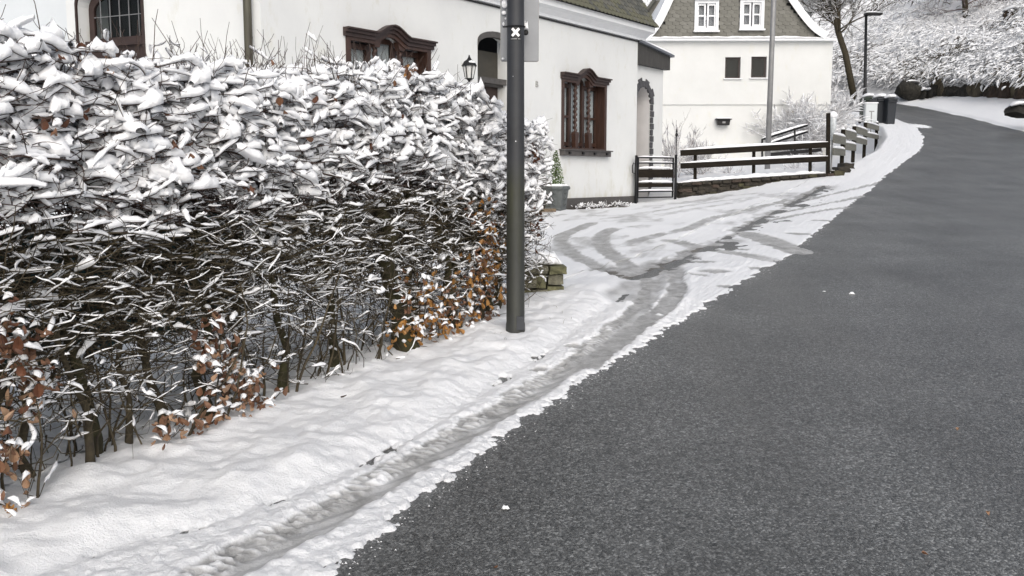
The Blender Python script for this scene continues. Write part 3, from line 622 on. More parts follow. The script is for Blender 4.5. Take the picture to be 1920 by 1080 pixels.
# door bell and letter mark
cu = bpy.data.curves.new('letter', 'FONT'); cu.body = 'B'; cu.size = .17; cu.extrude = .006; to = bpy.data.objects.new('tmp', cu); C.objects.link(to)
dg = bpy.context.evaluated_depsgraph_get(); me = bpy.data.meshes.new_from_object(to.evaluated_get(dg)); bpy.data.objects.remove(to)
p = at(1006, 163, 18.18); s_ = (p - CO).dot(FD); o = bpy.data.objects.new('house_letter', me); C.objects.link(o); me.materials.clear(); me.materials.append(mat('letter_grey', (.33, .33, .31), .6)); o.parent = house
xv = -FD; M = Matrix(((xv.x, 0, FN.x, 0), (xv.y, 0, FN.y, 0), (xv.z, 1, FN.z, 0), (0, 0, 0, 1))); M.translation = fp(s_, p.z, .008); o.matrix_parent_inverse = hinv; o.matrix_basis = M
# left wing of the house, facing the garden
KO = fp(10.6, 0); E = Vector((-.910, .414, 0)).normalized(); EN = Vector((-.414, -.910, 0)).normalized()
def gp(s, z, n=0): return KO + E * s + UP * z + EN * n
a, b, zs = 2.12, 3.40, 4.12; mid_ = (a + b) / 2
ah = [(a, .8), (b, .8), (b, zs)] + [(mid_ + (b - a) / 2 * math.cos(math.pi * k / 14), zs + .34 * math.sin(math.pi * k / 14)) for k in range(1, 14)] + [(a, zs)]
m = MB(); m.prism([(0.0, .5), (3.64, .5), (3.64, 4.9), (0.0, 4.9)], KO, E, UP, EN, .30, [ah]); m.v = [tuple(Vector(p) + EN * .002) for p in m.v]; m.build('garden_wall', WALLW, house)
m = MB(); m.box(gp(3.64 + 5, 2.7, -.62), 5.0, .1, 2.2, (E, EN, UP)); m.build('rear_wall', mat('shaded_bluish_render', (.60, .63, .65), .85, .03, 1.5, .002, 150), house)  # bluish, darker tone puts the set-back wall's shade into its colour
m = MB(); m.box(gp(3.53, 2.7, -.555), .11, .25, 2.2, (E, EN, UP)); m.build('corner_return', WALLW, house)
ro = [(x + (.035 if x > mid_ else -.035), z + .035 if z > 1 else z) for x, z in ah]
m = MB(); m.prism(ro, KO + EN * .03, E, UP, EN, .028, [ah]); m.build('arch_trim', DARKW, house)
ins = [(mid_ + (x - mid_) * .97, z - .03) for x, z in ah]; gl = [(mid_ + .52 * math.cos(math.pi * k / 14), 4.06 + .22 * math.sin(math.pi * k / 14)) for k in range(15)] + [(mid_ - .52, 3.66), (mid_ + .52, 3.66)]
m = MB(); m.prism(ins, KO - EN * .18, E, UP, EN, .05, [gl]); ad = m.build('arched_door', DARKW, house)
m = MB(); m.prism([(mid_ + (x - mid_) * .99, z) for x, z in gl], KO - EN * .20, E, UP, EN, .008); m.build('pane', GLASS, ad)
m = MB(); m.box(gp(mid_, 2.5, -.6), .9, .02, 1.9, (E, EN, UP)); m.build('dark_room', INNER, ad)
m = MB()
for k in range(-2, 3): m.box(gp(mid_ + k * .19, 3.96, -.185), .006, .006, .30, (E, EN, UP))
m.box(gp(mid_, 3.97, -.186), .52, .005, .006, (E, EN, UP)); m.build('glazing_bar', mat('lead_bar', (.16, .165, .17), .5), ad)
m = MB(); m.box(gp(mid_, 3.57, -.15), .64, .05, .045, (E, EN, UP)); m.build('transom', DARKW, ad)
# drainpipe at the angle
m = MB(); m.tube([gp(.14, .9, .10), gp(.14, 5.6, .10)], .055, 14); m.build('drainpipe', LWOOD, house, smooth=True)
m = MB(); m.prism([(-.2, 4.9), (14, 4.9), (14, 7.2), (-.2, 7.2)], KO - EN * .3, E, UP, EN, .3); m.build('upper_wall', WALLW, house)

# wing with the arched side door
wing = empty('side_wing', fp(-.8, 1.1), 'small white side wing with slate arched doorway and dark board fascia beside the gate', 'building')
WS = .12
def wp(s, z, n=0): return fp(-s, z, n - WS)
WL = 1.52
r0, r1, zsp = .17, .88, 3.28; wm = (r0 + r1) / 2; rad = (r1 - r0) / 2
hole = [(r0, 1.0), (r1, 1.0), (r1, zsp)] + [(wm + rad * math.cos(math.pi * k / 12), zsp + .38 * math.sin(math.pi * k / 12)) for k in range(1, 12)] + [(r0, zsp)]
m = MB(); m.prism([(0, .5), (WL, .5), (WL, 4.12), (0, 4.12)], CO - FN * WS, -FD, UP, FN, .42, [hole]); m.build('wall', WALLW, wing)
m = MB()
for i in range(2, len(hole) - 1):
    a_, b_ = hole[i], hole[i + 1]; m.add([wp(a_[0] * .998, a_[1] - .003, -.02), wp(b_[0], b_[1] - .003, -.02), wp(b_[0], b_[1] - .003, -.40), wp(a_[0], a_[1] - .003, -.40)], [(0, 1, 2, 3)])
m.add([wp(r1 - .003, 1, -.02), wp(r1 - .003, zsp, -.02), wp(r1 - .003, zsp, -.4), wp(r1 - .003, 1, -.4)], [(0, 1, 2, 3)])
m.build('arch_reveal', WALLG, wing, fix=False)
m = MB(); m.box(wp(wm, 2.3, -.40), rad, .02, 1.4, (FD, FN, UP)); dd = m.build('door', BROWNW, wing)
m = MB(); m.box(wp(r0 + .30, 2.1, -.395), .02, .02, .02, (FD, FN, UP)); m.build('handle', BLACK, dd)
m = MB(); m.box(wp(WL - .17, 2.3, -2.2), .17, 1.75, 1.82, (FD, FN, UP)); m.build('end_wall', WALLW, wing)
# arch stones, each its own, jagged outline
k_ = 0
for i in range(9):
    a0 = math.pi * i / 9 + .012; a1 = math.pi * (i + 1) / 9 - .012; ex = .14 + (.055 if i % 2 else 0) + random.uniform(-.01, .015)
    def pp(a, o): return (wm + (rad + o) * math.cos(a), zsp + (.38 + o) * math.sin(a))
    m = MB(); m.prism([pp(a0, 0), pp(a0, ex), pp(a1, ex), pp(a1, 0)], wp(0, 0, .022), -FD, UP, FN, .05); m.build('arch_stone', VOUSS, wing)
for i in range(15):
    z0_ = zsp - (i + 1) * .145; ex = .12 + (.04 if i % 2 else 0)
    m = MB(); m.prism([(r1, z0_ + .008), (r1 + ex, z0_ + .008), (r1 + ex, z0_ + .138), (r1, z0_ + .138)], wp(0, 0, .022), -FD, UP, FN, .05); m.build('arch_stone', VOUSS, wing)
fz = lambda s: 4.60 - .10 * s
m = MB(); N = 26
for k in range(N):
    s0_ = -.0 + (WL + .10) * k / N; s1_ = s0_ + (WL + .10) / N * .86
    m.prism([(s0_, 4.12 + .004 * (k % 3)), (s1_, 4.12 + .004 * (k % 3)), (s1_, fz(s1_)), (s0_, fz(s0_))], wp(0, 0, .13), -FD, UP, FN, .02)
m.build('fascia_board', mat('fascia_wood', (.030, .029, .028), .8, 0, 9, .002, 60, col2=(.075, .072, .068), stretch=(8, 8, .5)), wing)
m = MB(); m.prism([(0, 4.125), (WL + .09, 4.125), (WL + .09, fz(WL)), (0, fz(0))], wp(0, 0, .108), -FD, UP, FN, .12); m.build('fascia_back', BLACK, wing)
m = MB(); m.bar(wp(0, 4.62, .10), wp(WL + .16, fz(WL + .16) + .02, .10), .22, .05); m.build('roof_edge', LEAD, wing)
m = MB(); v = [wp(0, 4.66, .16), wp(WL + .16, fz(WL) + .05, .16), wp(WL + .16, fz(WL) + .35, -2.2), wp(0, 5.0, -2.2)]
m.add(v + [p + UP * .07 - FN * (.05 if i < 2 else 0) for i, p in enumerate(v)], [(0, 1, 2, 3), (4, 5, 6, 7), (0, 1, 5, 4), (1, 2, 6, 5), (2, 3, 7, 6), (3, 0, 4, 7)]); m.build('snow_cover', SNOW, wing, bevel=.02)

# ------------------------------------------------------------------ the gabled house
gh = empty('gabled_house', at(1380, 300, 32), 'white house with dark slate gable and two white windows behind the garden fence', 'house')
GY = 32.0; GN = Vector((-.03, -1, 0)).normalized(); GX = Vector((1, -.03, 0)).normalized()
def q2(u, v): p = at(u, v, GY); return (p.x, p.z)
def gq(x, z, n=0): return Vector((0, GY, 0)) + Vector((x, 0, 0)) + UP * z + GN * n
x0, _z = q2(1180, 78); x1, _z = q2(1562, 78); zE = q2(1380, 77)[1]; zB = q2(1380, 196)[1]
OG = Vector((0, GY, 0)); XX = Vector((1, 0, 0)); YN = Vector((0, -1, 0))
def rect(ua, va, ub, vb):
    a_ = q2(ua, va); b_ = q2(ub, vb); return [(a_[0], b_[1]), (b_[0], b_[1]), (b_[0], a_[1]), (a_[0], a_[1])]
dw = [rect(1360, 107, 1388, 147), rect(1409, 106, 1437, 146)]
m = MB(); m.prism([(x0, zB), (x1, zB), (x1, zE), (x0, zE)], OG, XX, UP, YN, .4, dw); m.build('upper_wall', WALLC, gh)
m = MB(); m.prism([(x0, 1.2), (x1 - .05, 1.2), (x1 - .05, zB), (x0, zB)], OG - YN * .05, XX, UP, YN, .4); m.build('lower_wall', WALLC, gh)
m = MB(); m.box(((x1 - .2), GY + 5.3, (1.2 + zE) / 2), .2, 4.88, (zE - 1.2) / 2 - .01); m.box(((x0 + .2), GY + 5.3, (1.2 + zE) / 2), .2, 4.88, (zE - 1.2) / 2 - .01); m.build('side_wall', WALLC, gh)
for rc in dw:
    c_ = ((rc[0][0] + rc[1][0]) / 2, (rc[0][1] + rc[2][1]) / 2); hw = (rc[1][0] - rc[0][0]) / 2; hh = (rc[2][1] - rc[0][1]) / 2
    inn = [(c_[0] + a_ * (hw - .055), c_[1] + b_ * (hh - .055)) for a_, b_ in ((-1, -1), (1, -1), (1, 1), (-1, 1))]
    m = MB(); m.prism(rc, OG - YN * .10, XX, UP, YN, .05, [inn]); wf = m.build('window', DARKW, gh)
    m = MB(); m.prism(inn, OG - YN * .12, XX, UP, YN, .008); m.build('pane', GLASS, wf)
    m = MB(); m.box((c_[0], GY - .03, rc[0][1] - .015), hw + .05, .05, .015); m.build('sill', WPAINT, wf)
    m = MB(); m.box((c_[0], GY + .38, c_[1]), hw, .01, hh); m.build('dark_room', INNER, wf)
# gable with concave sides
rc_ = [(1212, 74), (1226, 60), (1240, 38), (1258, 0)]; lc_ = [(1545, 72), (1522, 56), (1500, 31), (1478, 0)]
L_ = [q2(*p) for p in rc_]; Rr = [q2(*p) for p in lc_]; apex = (q2(1368, 0)[0], zE + 4.55)
def curve(P, n=6):
    P = [np.array(p) for p in P]; out = []
    for i in range(len(P) - 1):
        p0 = P[max(i - 1, 0)]; p1 = P[i]; p2 = P[i + 1]; p3 = P[min(i + 2, len(P) - 1)]
        for k in range(n):
            t = k / n; out.append(tuple(.5 * (2 * p1 + (p2 - p0) * t + (2 * p0 - 5 * p1 + 4 * p2 - p3) * t * t + (3 * p1 - p0 - 3 * p2 + p3) * t ** 3)))
    return out + [tuple(P[-1])]
Lc = curve(L_) + [apex]; Rc = curve(Rr)
outl = [(L_[0][0], zE)] + Lc[0:] + Rc[::-1] + [(Rr[0][0], zE)]
outl = [p for i, p in enumerate(outl) if i == 0 or (abs(p[0] - outl[i - 1][0]) + abs(p[1] - outl[i - 1][1])) > .01]
ww = [rect(1306, 5, 1342, 55), rect(1391, 3, 1427, 52)]
m = MB(); m.prism(outl, OG + YN * .02, XX, UP, YN, .3, ww); m.build('gable_wall', SLATEK, gh)
sg = []
for mm_ in SLATEG:
    q = slate_mesh(.238, .155, .016); q.materials.append(mm_); sg.append(q)
ginv = world_of(gh).inverted()
def left_at(z): return np.interp(z, [p[1] for p in Lc], [p[0] for p in Lc])
def right_at(z):
    P = Rc + [apex]; return np.interp(z, [p[1] for p in P], [p[0] for p in P])
cnt = 0; r_ = 0; z = zE + .09
while z < q2(1380, -14)[1]:
    x = L_[0][0] + (.1 if r_ % 2 else 0)
    while x < Rr[0][0]:
        ok = left_at(z) + .06 < x < right_at(z) - .06 and not any(w_[0][0] - .05 < x < w_[1][0] + .05 and w_[0][1] - .06 < z < w_[2][1] + .05 for w_ in ww)
        if ok and cnt < 298:
            o = bpy.data.objects.new('slate', random.choice(sg)); C.objects.link(o); o.parent = gh; o.matrix_parent_inverse = ginv
            M = Matrix.Translation((x, GY - .045 - random.random() * .006, z)) @ Matrix.Rotation(math.pi / 2 - .07, 4, 'X') @ Matrix.Rotation(-.10 + random.uniform(-.04, .04), 4, 'Z'); o.matrix_basis = M; cnt += 1
        x += .245
    z += .122; r_ += 1
# bargeboards and snowy roof slopes (thick curved slabs)
def slope(P, sgn, name, mt, y0_, y1_, t0_, t1_):
    m = MB(); v = []; n_ = len(P); nrm = []
    for i in range(n_):
        a_ = P[max(i - 1, 0)]; b_ = P[min(i + 1, n_ - 1)]; dx, dz = b_[0] - a_[0], b_[1] - a_[1]; L = math.hypot(dx, dz); nrm.append((-dz / L * sgn, dx / L * sgn))
    for yy in (y0_, y1_):
        for tt in (t0_, t1_):
            for p, nn in zip(P, nrm): v.append((p[0] + nn[0] * tt, yy, p[1] + nn[1] * tt))
    f = []
    for i in range(n_ - 1):
        f += [(i, i + 1, n_ + i + 1, n_ + i), (2 * n_ + i, 2 * n_ + i + 1, 3 * n_ + i + 1, 3 * n_ + i), (i, i + 1, 2 * n_ + i + 1, 2 * n_ + i), (n_ + i, n_ + i + 1, 3 * n_ + i + 1, 3 * n_ + i)]
    f += [(0, n_, 3 * n_, 2 * n_), (n_ - 1, 2 * n_ - 1, 4 * n_ - 1, 3 * n_ - 1)]
    m.add(v, f); return m.build(name, mt, gh)
PL = Lc; PR = Rc + [apex]
for P, sg_ in ((PL, 1), (PR, -1)):
    slope(P, sg_, 'roof', SLATEG[1], GY - .16, GY + 10, .0, .07)
    slope(P, sg_, 'roof_snow', SNOW, GY - .17, GY + 10, .071, .19)
    slope(P, sg_, 'bargeboard', WPAINT, GY - .21, GY - .172, -.06, .10)
# snow ledge along the eave
m = MB(); m.box(((x0 + x1) / 2, GY - .10, zE + .02), (x1 - x0) / 2 + .06, .12, .03); m.build('eave_ledge', WPAINT, gh)
pth = np.array([[[x0 - .05 + (x1 - x0 + .12) * k / 40, GY - .12, zE + .06 + .01 * random.random()] for k in range(41)]]); v, q = snowcap(pth, np.array([.11]), np.array([.06]), 8, .25, 3); link('ledge_snow', mesh_np('s', v, q), SNOW, gh, True)
for rc in ww:
    c_ = ((rc[0][0] + rc[1][0]) / 2, (rc[0][1] + rc[2][1]) / 2); hw = (rc[1][0] - rc[0][0]) / 2; hh = (rc[2][1] - rc[0][1]) / 2
    o_ = [(c_[0] + a_ * (hw + .07), c_[1] + b_ * (hh + .06)) for a_, b_ in ((-1, -1), (1, -1), (1, 1), (-1, 1))]
    i_ = [(c_[0] + a_ * (hw - .03), c_[1] + b_ * (hh - .03)) for a_, b_ in ((-1, -1), (1, -1), (1, 1), (-1, 1))]
    m = MB(); m.prism(o_, OG + YN * .10, XX, UP, YN, .14, [i_]); m.box((c_[0], GY - .13, rc[0][1] - .08), hw + .10, .06, .025); m.box((c_[0], GY - .13, rc[2][1] + .09), hw + .08, .05, .03); wf = m.build('window', WPAINT, gh)
    for sx in (-1, 1):
        px_ = [(c_[0] + sx * .025, rc[0][1] + .03), (c_[0] + sx * (hw - .02), rc[0][1] + .03), (c_[0] + sx * (hw - .02), rc[2][1] - .03), (c_[0] + sx * .025, rc[2][1] - .03)]
        ic = [((px_[0][0] + px_[1][0]) / 2 + a_ * (hw / 2 - .075), c_[1] + b_ * (hh - .10)) for a_, b_ in ((-1, -1), (1, -1), (1, 1), (-1, 1))]
        m = MB(); m.prism(px_, OG + YN * .04, XX, UP, YN, .05, [ic]); cz = c_[1] + .0
        m.box(((px_[0][0] + px_[1][0]) / 2, GY - .02, cz), hw / 2 - .04, .018, .025); m.build('casement', WPAINT, wf)
        m = MB(); m.prism(px_, OG - YN * .01, XX, UP, YN, .006); m.build('pane', GLASS, wf)
        v = []; f = []
        for k in range(25):
            x = px_[0][0] + (px_[1][0] - px_[0][0]) * k / 24; dn = .02 * math.sin(k * 1.5); v += [(x, GY + .10 + dn, rc[0][1]), (x, GY + .10 + dn, rc[2][1])]
        f = [(2 * k, 2 * k + 2, 2 * k + 3, 2 * k + 1) for k in range(24)]; mm = MB(); mm.add(v, f); mm.build('curtain', CURT, wf, smooth=True, fix=False)
# beige panel (door) low on the wall
rc = rect(1473, 208, 1512, 262); m = MB(); m.prism(rc, OG + YN * .004 - YN * .05, XX, UP, YN, .04); m.v = [tuple(Vector(p) + YN * .01) for p in m.v]; m.build('garage_door', mat('beige_door', (.40, .37, .31), .7, .1, 3), gh)
# slate dormer behind the left roof edge
m = MB(); p = [at(1196, 42, 35), at(1196, 70, 35), at(1232, 70, 35), at(1262, 0, 35), at(1225, 0, 35)]; bk = [a_ + Vector((0, 2.5, 0)) for a_ in p]
m.add(p + bk, [(0, 1, 2, 3, 4), (9, 8, 7, 6, 5)] + [(i, (i + 1) % 5, 5 + (i + 1) % 5, 5 + i) for i in range(5)]); dm = m.build('dormer', SLATEG[1], gh)
m = MB(); a_, b_ = at(1194, 44, 34.9), at(1232, -6, 34.9); m.bar(a_ + UP * .03, b_ + UP * .03, .3, .10); m.build('dormer_edge', SLATE[0], dm)
m = MB(); a_, b_ = at(1180, 40, 36.4), at(1222, -14, 36.4); m.bar(a_ + UP * .15, b_ + UP * .15, 2.6, .30); m.build('dormer_snow', SNOW, dm)

# letter box on the gabled house
lb = empty('letter_box', at(1355, 236, GY - .1), 'small black box with snow on its lid fixed to the white wall', 'box')
c_ = at(1355, 230, GY - .02); m = MB(); m.prism([(-.19, -.09), (.19, -.09), (.22, .09), (-.22, .09)], c_ + YN * .18, XX, UP, YN, .18); m.build('body', BLACK, lb)
m = MB(); m.box(c_ + YN * .10 + UP * .105, .26, .14, .013); m.build('lid', BLACK, lb)
m = MB(); m.box(c_ + YN * .10 + UP * .14, .25, .13, .022); m.build('snow_cap', SNOW, lb, bevel=.015)
m = MB(); m.box(c_ + YN * .19 + UP * .0, .05, .006, .03); m.build('slot', GALV, lb)

# ------------------------------------------------------------------ snow caps on rails
def cap_line(a, b, w, h, parent, name='snow_cap', mt=SNOW, n=24, lump=.12, seed=1):
    a = Vector(a); b = Vector(b); pth = np.array([[list(a.lerp(b, k / n)) for k in range(n + 1)]])
    v, q = snowcap(pth, np.array([w]), np.array([h]), 8, lump, seed); return link(name, mesh_np('s', v, q), mt, parent, True)

# gate
gA = at(1192, 372, 21.25); gB = at(1266, 372, 21.95); gA.z = ground1(gA.x, gA.y) ; gB.z = gA.z
gate = empty('garden_gate', gA, 'black metal garden gate with two dark boards and snow on its bars', 'gate')
zz = lambda v_: at(1228, v_, 21.6).z
for pt, nm, tp in ((gA, 'post', 292), (gB, 'post', 290)):
    m = MB(); m.tube([pt - UP * .1, Vector((pt.x, pt.y, zz(tp)))], .032, 12); m.build(nm, BLACK, gate, True)
ga = gA.lerp(gB, .045); gb = gA.lerp(gB, .93)
def gz(p, v_): return Vector((p.x, p.y, zz(v_)))
m = MB()
for p in (ga, gb): m.bar(gz(p, 370), gz(p, 295), .035, .03, FN)
m.bar(gz(ga, 296), gz(gb, 296), .03, .03); m.bar(gz(ga, 370), gz(gb, 370), .03, .03); m.build('frame', BLACK, gate)
for v_ in (306, 359):
    m = MB(); m.tube([gz(ga, v_) + Vector((0, -.01, 0)), gz(gb, v_) + Vector((0, -.01, 0))], .014, 8); m.build('bar', BLACK, gate)
for va, vb in ((317.5, 333), (343, 351)):
    m = MB(); m.bar(gz(ga, (va + vb) / 2), gz(gb, (va + vb) / 2), .03, zz(va) - zz(vb)); m.build('board', RAILD, gate)
for v_, h in ((294.6, .025), (304.5, .02), (316, .04), (341.5, .04), (357.5, .03)): cap_line(gz(ga, v_), gz(gb, v_), .028, h, gate, seed=int(v_))
m = MB(); m.tube([gz(gB, 290), gz(gB, 256)], .010, 6); m.lathe(gz(gB, 256), [(.006, 0), (.03, .03), (.035, .06), (.012, .10), (.02, .13), (.003, .19)], 8); m.build('finial', BLACK, gate, True)
m = MB(); m.tube([gz(gA, 308) + Vector((-.02, -.04, 0)), gz(gA, 306) + Vector((-.07, -.06, 0)), gz(gA, 312) + Vector((-.10, -.07, 0)), gz(gA, 324) + Vector((-.09, -.07, 0)), gz(gA, 326) + Vector((-.02, -.04, 0))], .012, 6); m.build('latch', BLACK, gate, True)

# low stone wall, each stone its own
wall = empty('low_stone_wall', (6, 22.9, 1.3), 'low dark mossy stone wall with snow on top below the wooden fence', 'wall')
WA = Vector((3.98, 22.05, 0)); WB = at(1567, 330, 23.35); WB.z = 0; wd = (WB - WA).normalized(); wl = (WB - WA).length; wnr = Vector((wd.y, -wd.x, 0))
def stone(c, hx, hy, hz_, ax, mt, parent, rough=.14, name='stone'):
    bm = bmesh.new(); bmesh.ops.create_cube(bm, size=2); bmesh.ops.subdivide_edges(bm, edges=bm.edges[:], cuts=1, use_grid_fill=True)
    for v_ in bm.verts:
        co = v_.co; co = Vector((co.x, co.y, co.z)); l = co.length; co = co * (1 - .10 * (l > 1.35)); v_.co = co + Vector((random.uniform(-1, 1), random.uniform(-1, 1), random.uniform(-1, 1))) * rough * .5
    me_ = bpy.data.meshes.new(name); M = Matrix(((ax[0].x * hx, ax[1].x * hy, ax[2].x * hz_, c.x), (ax[0].y * hx, ax[1].y * hy, ax[2].y * hz_, c.y), (ax[0].z * hx, ax[1].z * hy, ax[2].z * hz_, c.z), (0, 0, 0, 1)))
    bm.transform(M); bmesh.ops.recalc_face_normals(bm, faces=bm.faces); bm.to_mesh(me_); bm.free()
    return link(name, me_, mt, parent, world_coords=True)
def wtop(s): t = s / wl; return at(1270, 346, 22.1).z * (1 - t) + at(1568, 327, 23.4).z * t
def wbot(s): p = WA + wd * s + wnr * .2; return ground1(p.x, p.y - .1) - .08
m = MB(); m.add([WA + wd * s + wnr * n_ + UP * z for s, z in ((0, wbot(0)), (wl, wbot(wl)), (wl, wtop(wl) - .03), (0, wtop(0) - .03)) for n_ in (-.06, -.34)], [(0, 2, 4, 6), (1, 7, 5, 3), (0, 1, 3, 2), (4, 5, 7, 6), (0, 6, 7, 1), (2, 3, 5, 4)])
m.build('wall_core', STONE[0], wall)
zc = 0.0
for course in range(6):
    s = -random.uniform(0, .1)
    while s < wl:
        L = random.uniform(.14, .42); hgt = .085
        z = wbot(s) + .06 + course * .082; sm_ = s + L / 2
        if sm_ > wl: break
        if z + .03 < wtop(sm_) - .03:
            hh_ = min(.043, (wtop(sm_) - z) / 2)
            stone(WA + wd * sm_ + wnr * (-.10 + random.uniform(-.015, .02)) + UP * z, L / 2 - .006, .09, hh_, (wd, wnr, UP), random.choices(STONE, [4, 2, 2])[0], wall, .22)
        s += L
for k in range(16):
    s = wl * (k + .5) / 16; stone(WA + wd * s + wnr * (-.16) + UP * (wtop(s) + .0), wl / 32 - .008, .20, .035, (wd, wnr, UP), random.choice(STONE), wall, .18, 'cap_stone')
n = 50; pth = np.array([[list(WA + wd * (wl * k / n) - wnr * .20 + UP * (wtop(wl * k / n) + .03)) for k in range(n + 1)]]); v, q = snowcap(pth, np.array([.17]), np.array([.08]), 9, .3, 5); link('snow_cover', mesh_np('s', v, q), SNOW, wall, True)
# short return of the wall uphill
ps = [at(1570, 331, 23.6), at(1580, 322, 24.3), at(1590, 315, 25.0)]
for i, p in enumerate(ps): stone(Vector((p.x - .05, p.y, ground1(p.x, p.y) + .04)), .16, .3, .10, (XX, Vector((0, 1, 0)), UP), STONE[1 if i == 0 else 0], wall, .3)

# fence along the wall
fence = empty('wooden_fence', (6, 22.9, 1.5), 'dark two-rail wooden fence with snow on its rails above the stone wall', 'fence')
fA = lambda v_: at(1276, v_, 22.35); fB = lambda v_: at(1552, v_, 23.3)
for va, vb in (((281.5, 292.5), (266, 277)), ((306, 316.5), (292.5, 303))):
    a = fA(sum(va) / 2); b = fB(sum(vb) / 2); m = MB(); m.bar(a, b, .035, at(1400, va[0], 22.8).z - at(1400, va[1], 22.8).z); rl = m.build('rail', RAILD, fence, bevel=.004)
    cap_line(fA(va[0] + .3), fB(vb[0] + .3), .032, .052, rl, lump=.10, seed=int(va[0]), n=60)
for u, vt, vb in ((1304, 280, 334), (1414, 274, 326), (1520, 268, 320)):
    t = (u - 1276) / 276; Yp = 22.40 + .95 * t + .04; p0_ = at(u, vb, Yp); p0_.z = wtop((p0_ - WA).dot(wd)) ; m = MB(); m.bar(p0_ + Vector((0, .03, -.1)), at(u, vt + 4, Yp) + Vector((0, .03, 0)), .07, .06, Vector((0, 1, 0))); m.build('post', RAILD, fence)
cp = at(1553, 318, 23.42); m = MB(); m.bar(Vector((cp.x, cp.y, 1.5)), at(1553, 212, 23.42), .09, .06, Vector((0, 1, 0))); m.build('post', RAILD, fence)
# stepped roadside fence, weathered grey
rf = empty('stepped_fence', (10, 27, 2.3), 'weathered grey stepped plank fence climbing along the snowy verge to the bins', 'fence')
FPp = [(7.93, 23.5), (9.14, 26.1), (10.42, 28.8), (11.95, 32.0), (13.42, 34.8)]
SEG = [((253.5, 268), (279, 291)), ((245, 260), (269, 281)), ((238.5, 250), (258.5, 268)), ((231.5, 240), (250.5, 257.5))]
for i, sg_ in enumerate(SEG):
    a = Vector((*FPp[i], 0)); b = Vector((*FPp[i + 1], 0)); um0 = 0; um = 960 + F * ((a.x) / a.y)
    for (va, vb) in sg_:
        zt_ = at(um, va, a.y).z; zb_ = at(um, vb, a.y).z; zt_ += .02; hgt = zt_ - zb_; pa = Vector((a.x, a.y, (zt_ + zb_) / 2)); pb = Vector((b.x, b.y, (zt_ + zb_) / 2 + .04))
        off = Vector((.06, -.04, 0)); m = MB(); m.bar(pa + off, pb + off, .035, hgt); rl = m.build('plank', RAILG, rf, bevel=.004)
        cap_line(pa + off + UP * hgt / 2, pb + off + UP * hgt / 2, .035, .055, rl, seed=i + 3, n=16)
for i in range(1, 5):
    x, y = FPp[i]; zt_ = at(960 + F * x / y, [0, 243, 237, 230, 230][i], y).z; m = MB(); m.bar(Vector((x, y, ground1(x, y) - .5)), Vector((x, y, zt_)), .09, .08, Vector((0, 1, 0))); m.build('post', RAILD, rf)
    cap_line(Vector((x - .05, y, zt_)), Vector((x + .05, y, zt_)), .05, .05, rf, n=6)
# lamp at the corner post
gl_ = empty('garden_lamp', at(1561, 262, 23.5), 'snow capped frosted garden lamp on a thin post at the fence corner', 'lamp')
b0 = at(1561, 250, 23.9); m = MB(); m.tube([Vector((b0.x, b0.y, 1.6)), b0], .022, 8); m.build('pole', GALV, gl_)
m = MB(); m.lathe(b0, [(.03, -.16), (.045, -.10), (.045, 0), (.055, .02), (.085, .12), (.085, .40), (.05, .44)], 14); m.build('lamp_shade', mat('frosted', (.5, .53, .54), .35, .25, 12), gl_, True)
m = MB(); m.lathe(b0 + UP * .42, [(.03, -.05), (.10, -.03), (.105, .04), (.08, .10), (.02, .13)], 12); m.build('snow_cap', SNOW, gl_, True)

# stair handrail in the garden
hr = empty('stair_handrail', at(1470, 268, 28), 'black stair handrail with snow on its rails before the gabled house', 'handrail')
for i, (p, q) in enumerate((((1428, 262), (1514, 235)), ((1440, 271), (1514, 247)))):
    a, b = at(*p, 28), at(*q, 28.5); m = MB(); m.bar(a, b, .04, .055); m.build('rail', BLACK, hr); cap_line(a + UP * .03, b + UP * .03, .035, .055, hr, seed=i, n=20)
m = MB(); m.bar(at(1429, 261, 28), at(1429, 300, 28), .05, .05, Vector((0, 1, 0))); m.bar(at(1490, 240, 28.3), at(1490, 290, 28.3), .05, .05, Vector((0, 1, 0))); m.build('post', BLACK, hr)
m = MB(); m.bar(at(1440, 290, 27.4), at(1540, 281, 27.4), .08, .10); m.build('lower_rail', BLACK, hr)

# tall grey pole
p = at(1439, 300, 26); m = MB(); m.tube([Vector((p.x, p.y, 1.2)), Vector((p.x + .02, p.y, 5)), Vector((p.x + .06, p.y, 9.5))], [.078, .07, .062], 16); gp_ = m.build('utility_pole', GALV, None, True); tag(gp_, 'tall slim grey metal pole rising from the garden before the gabled house', 'pole')

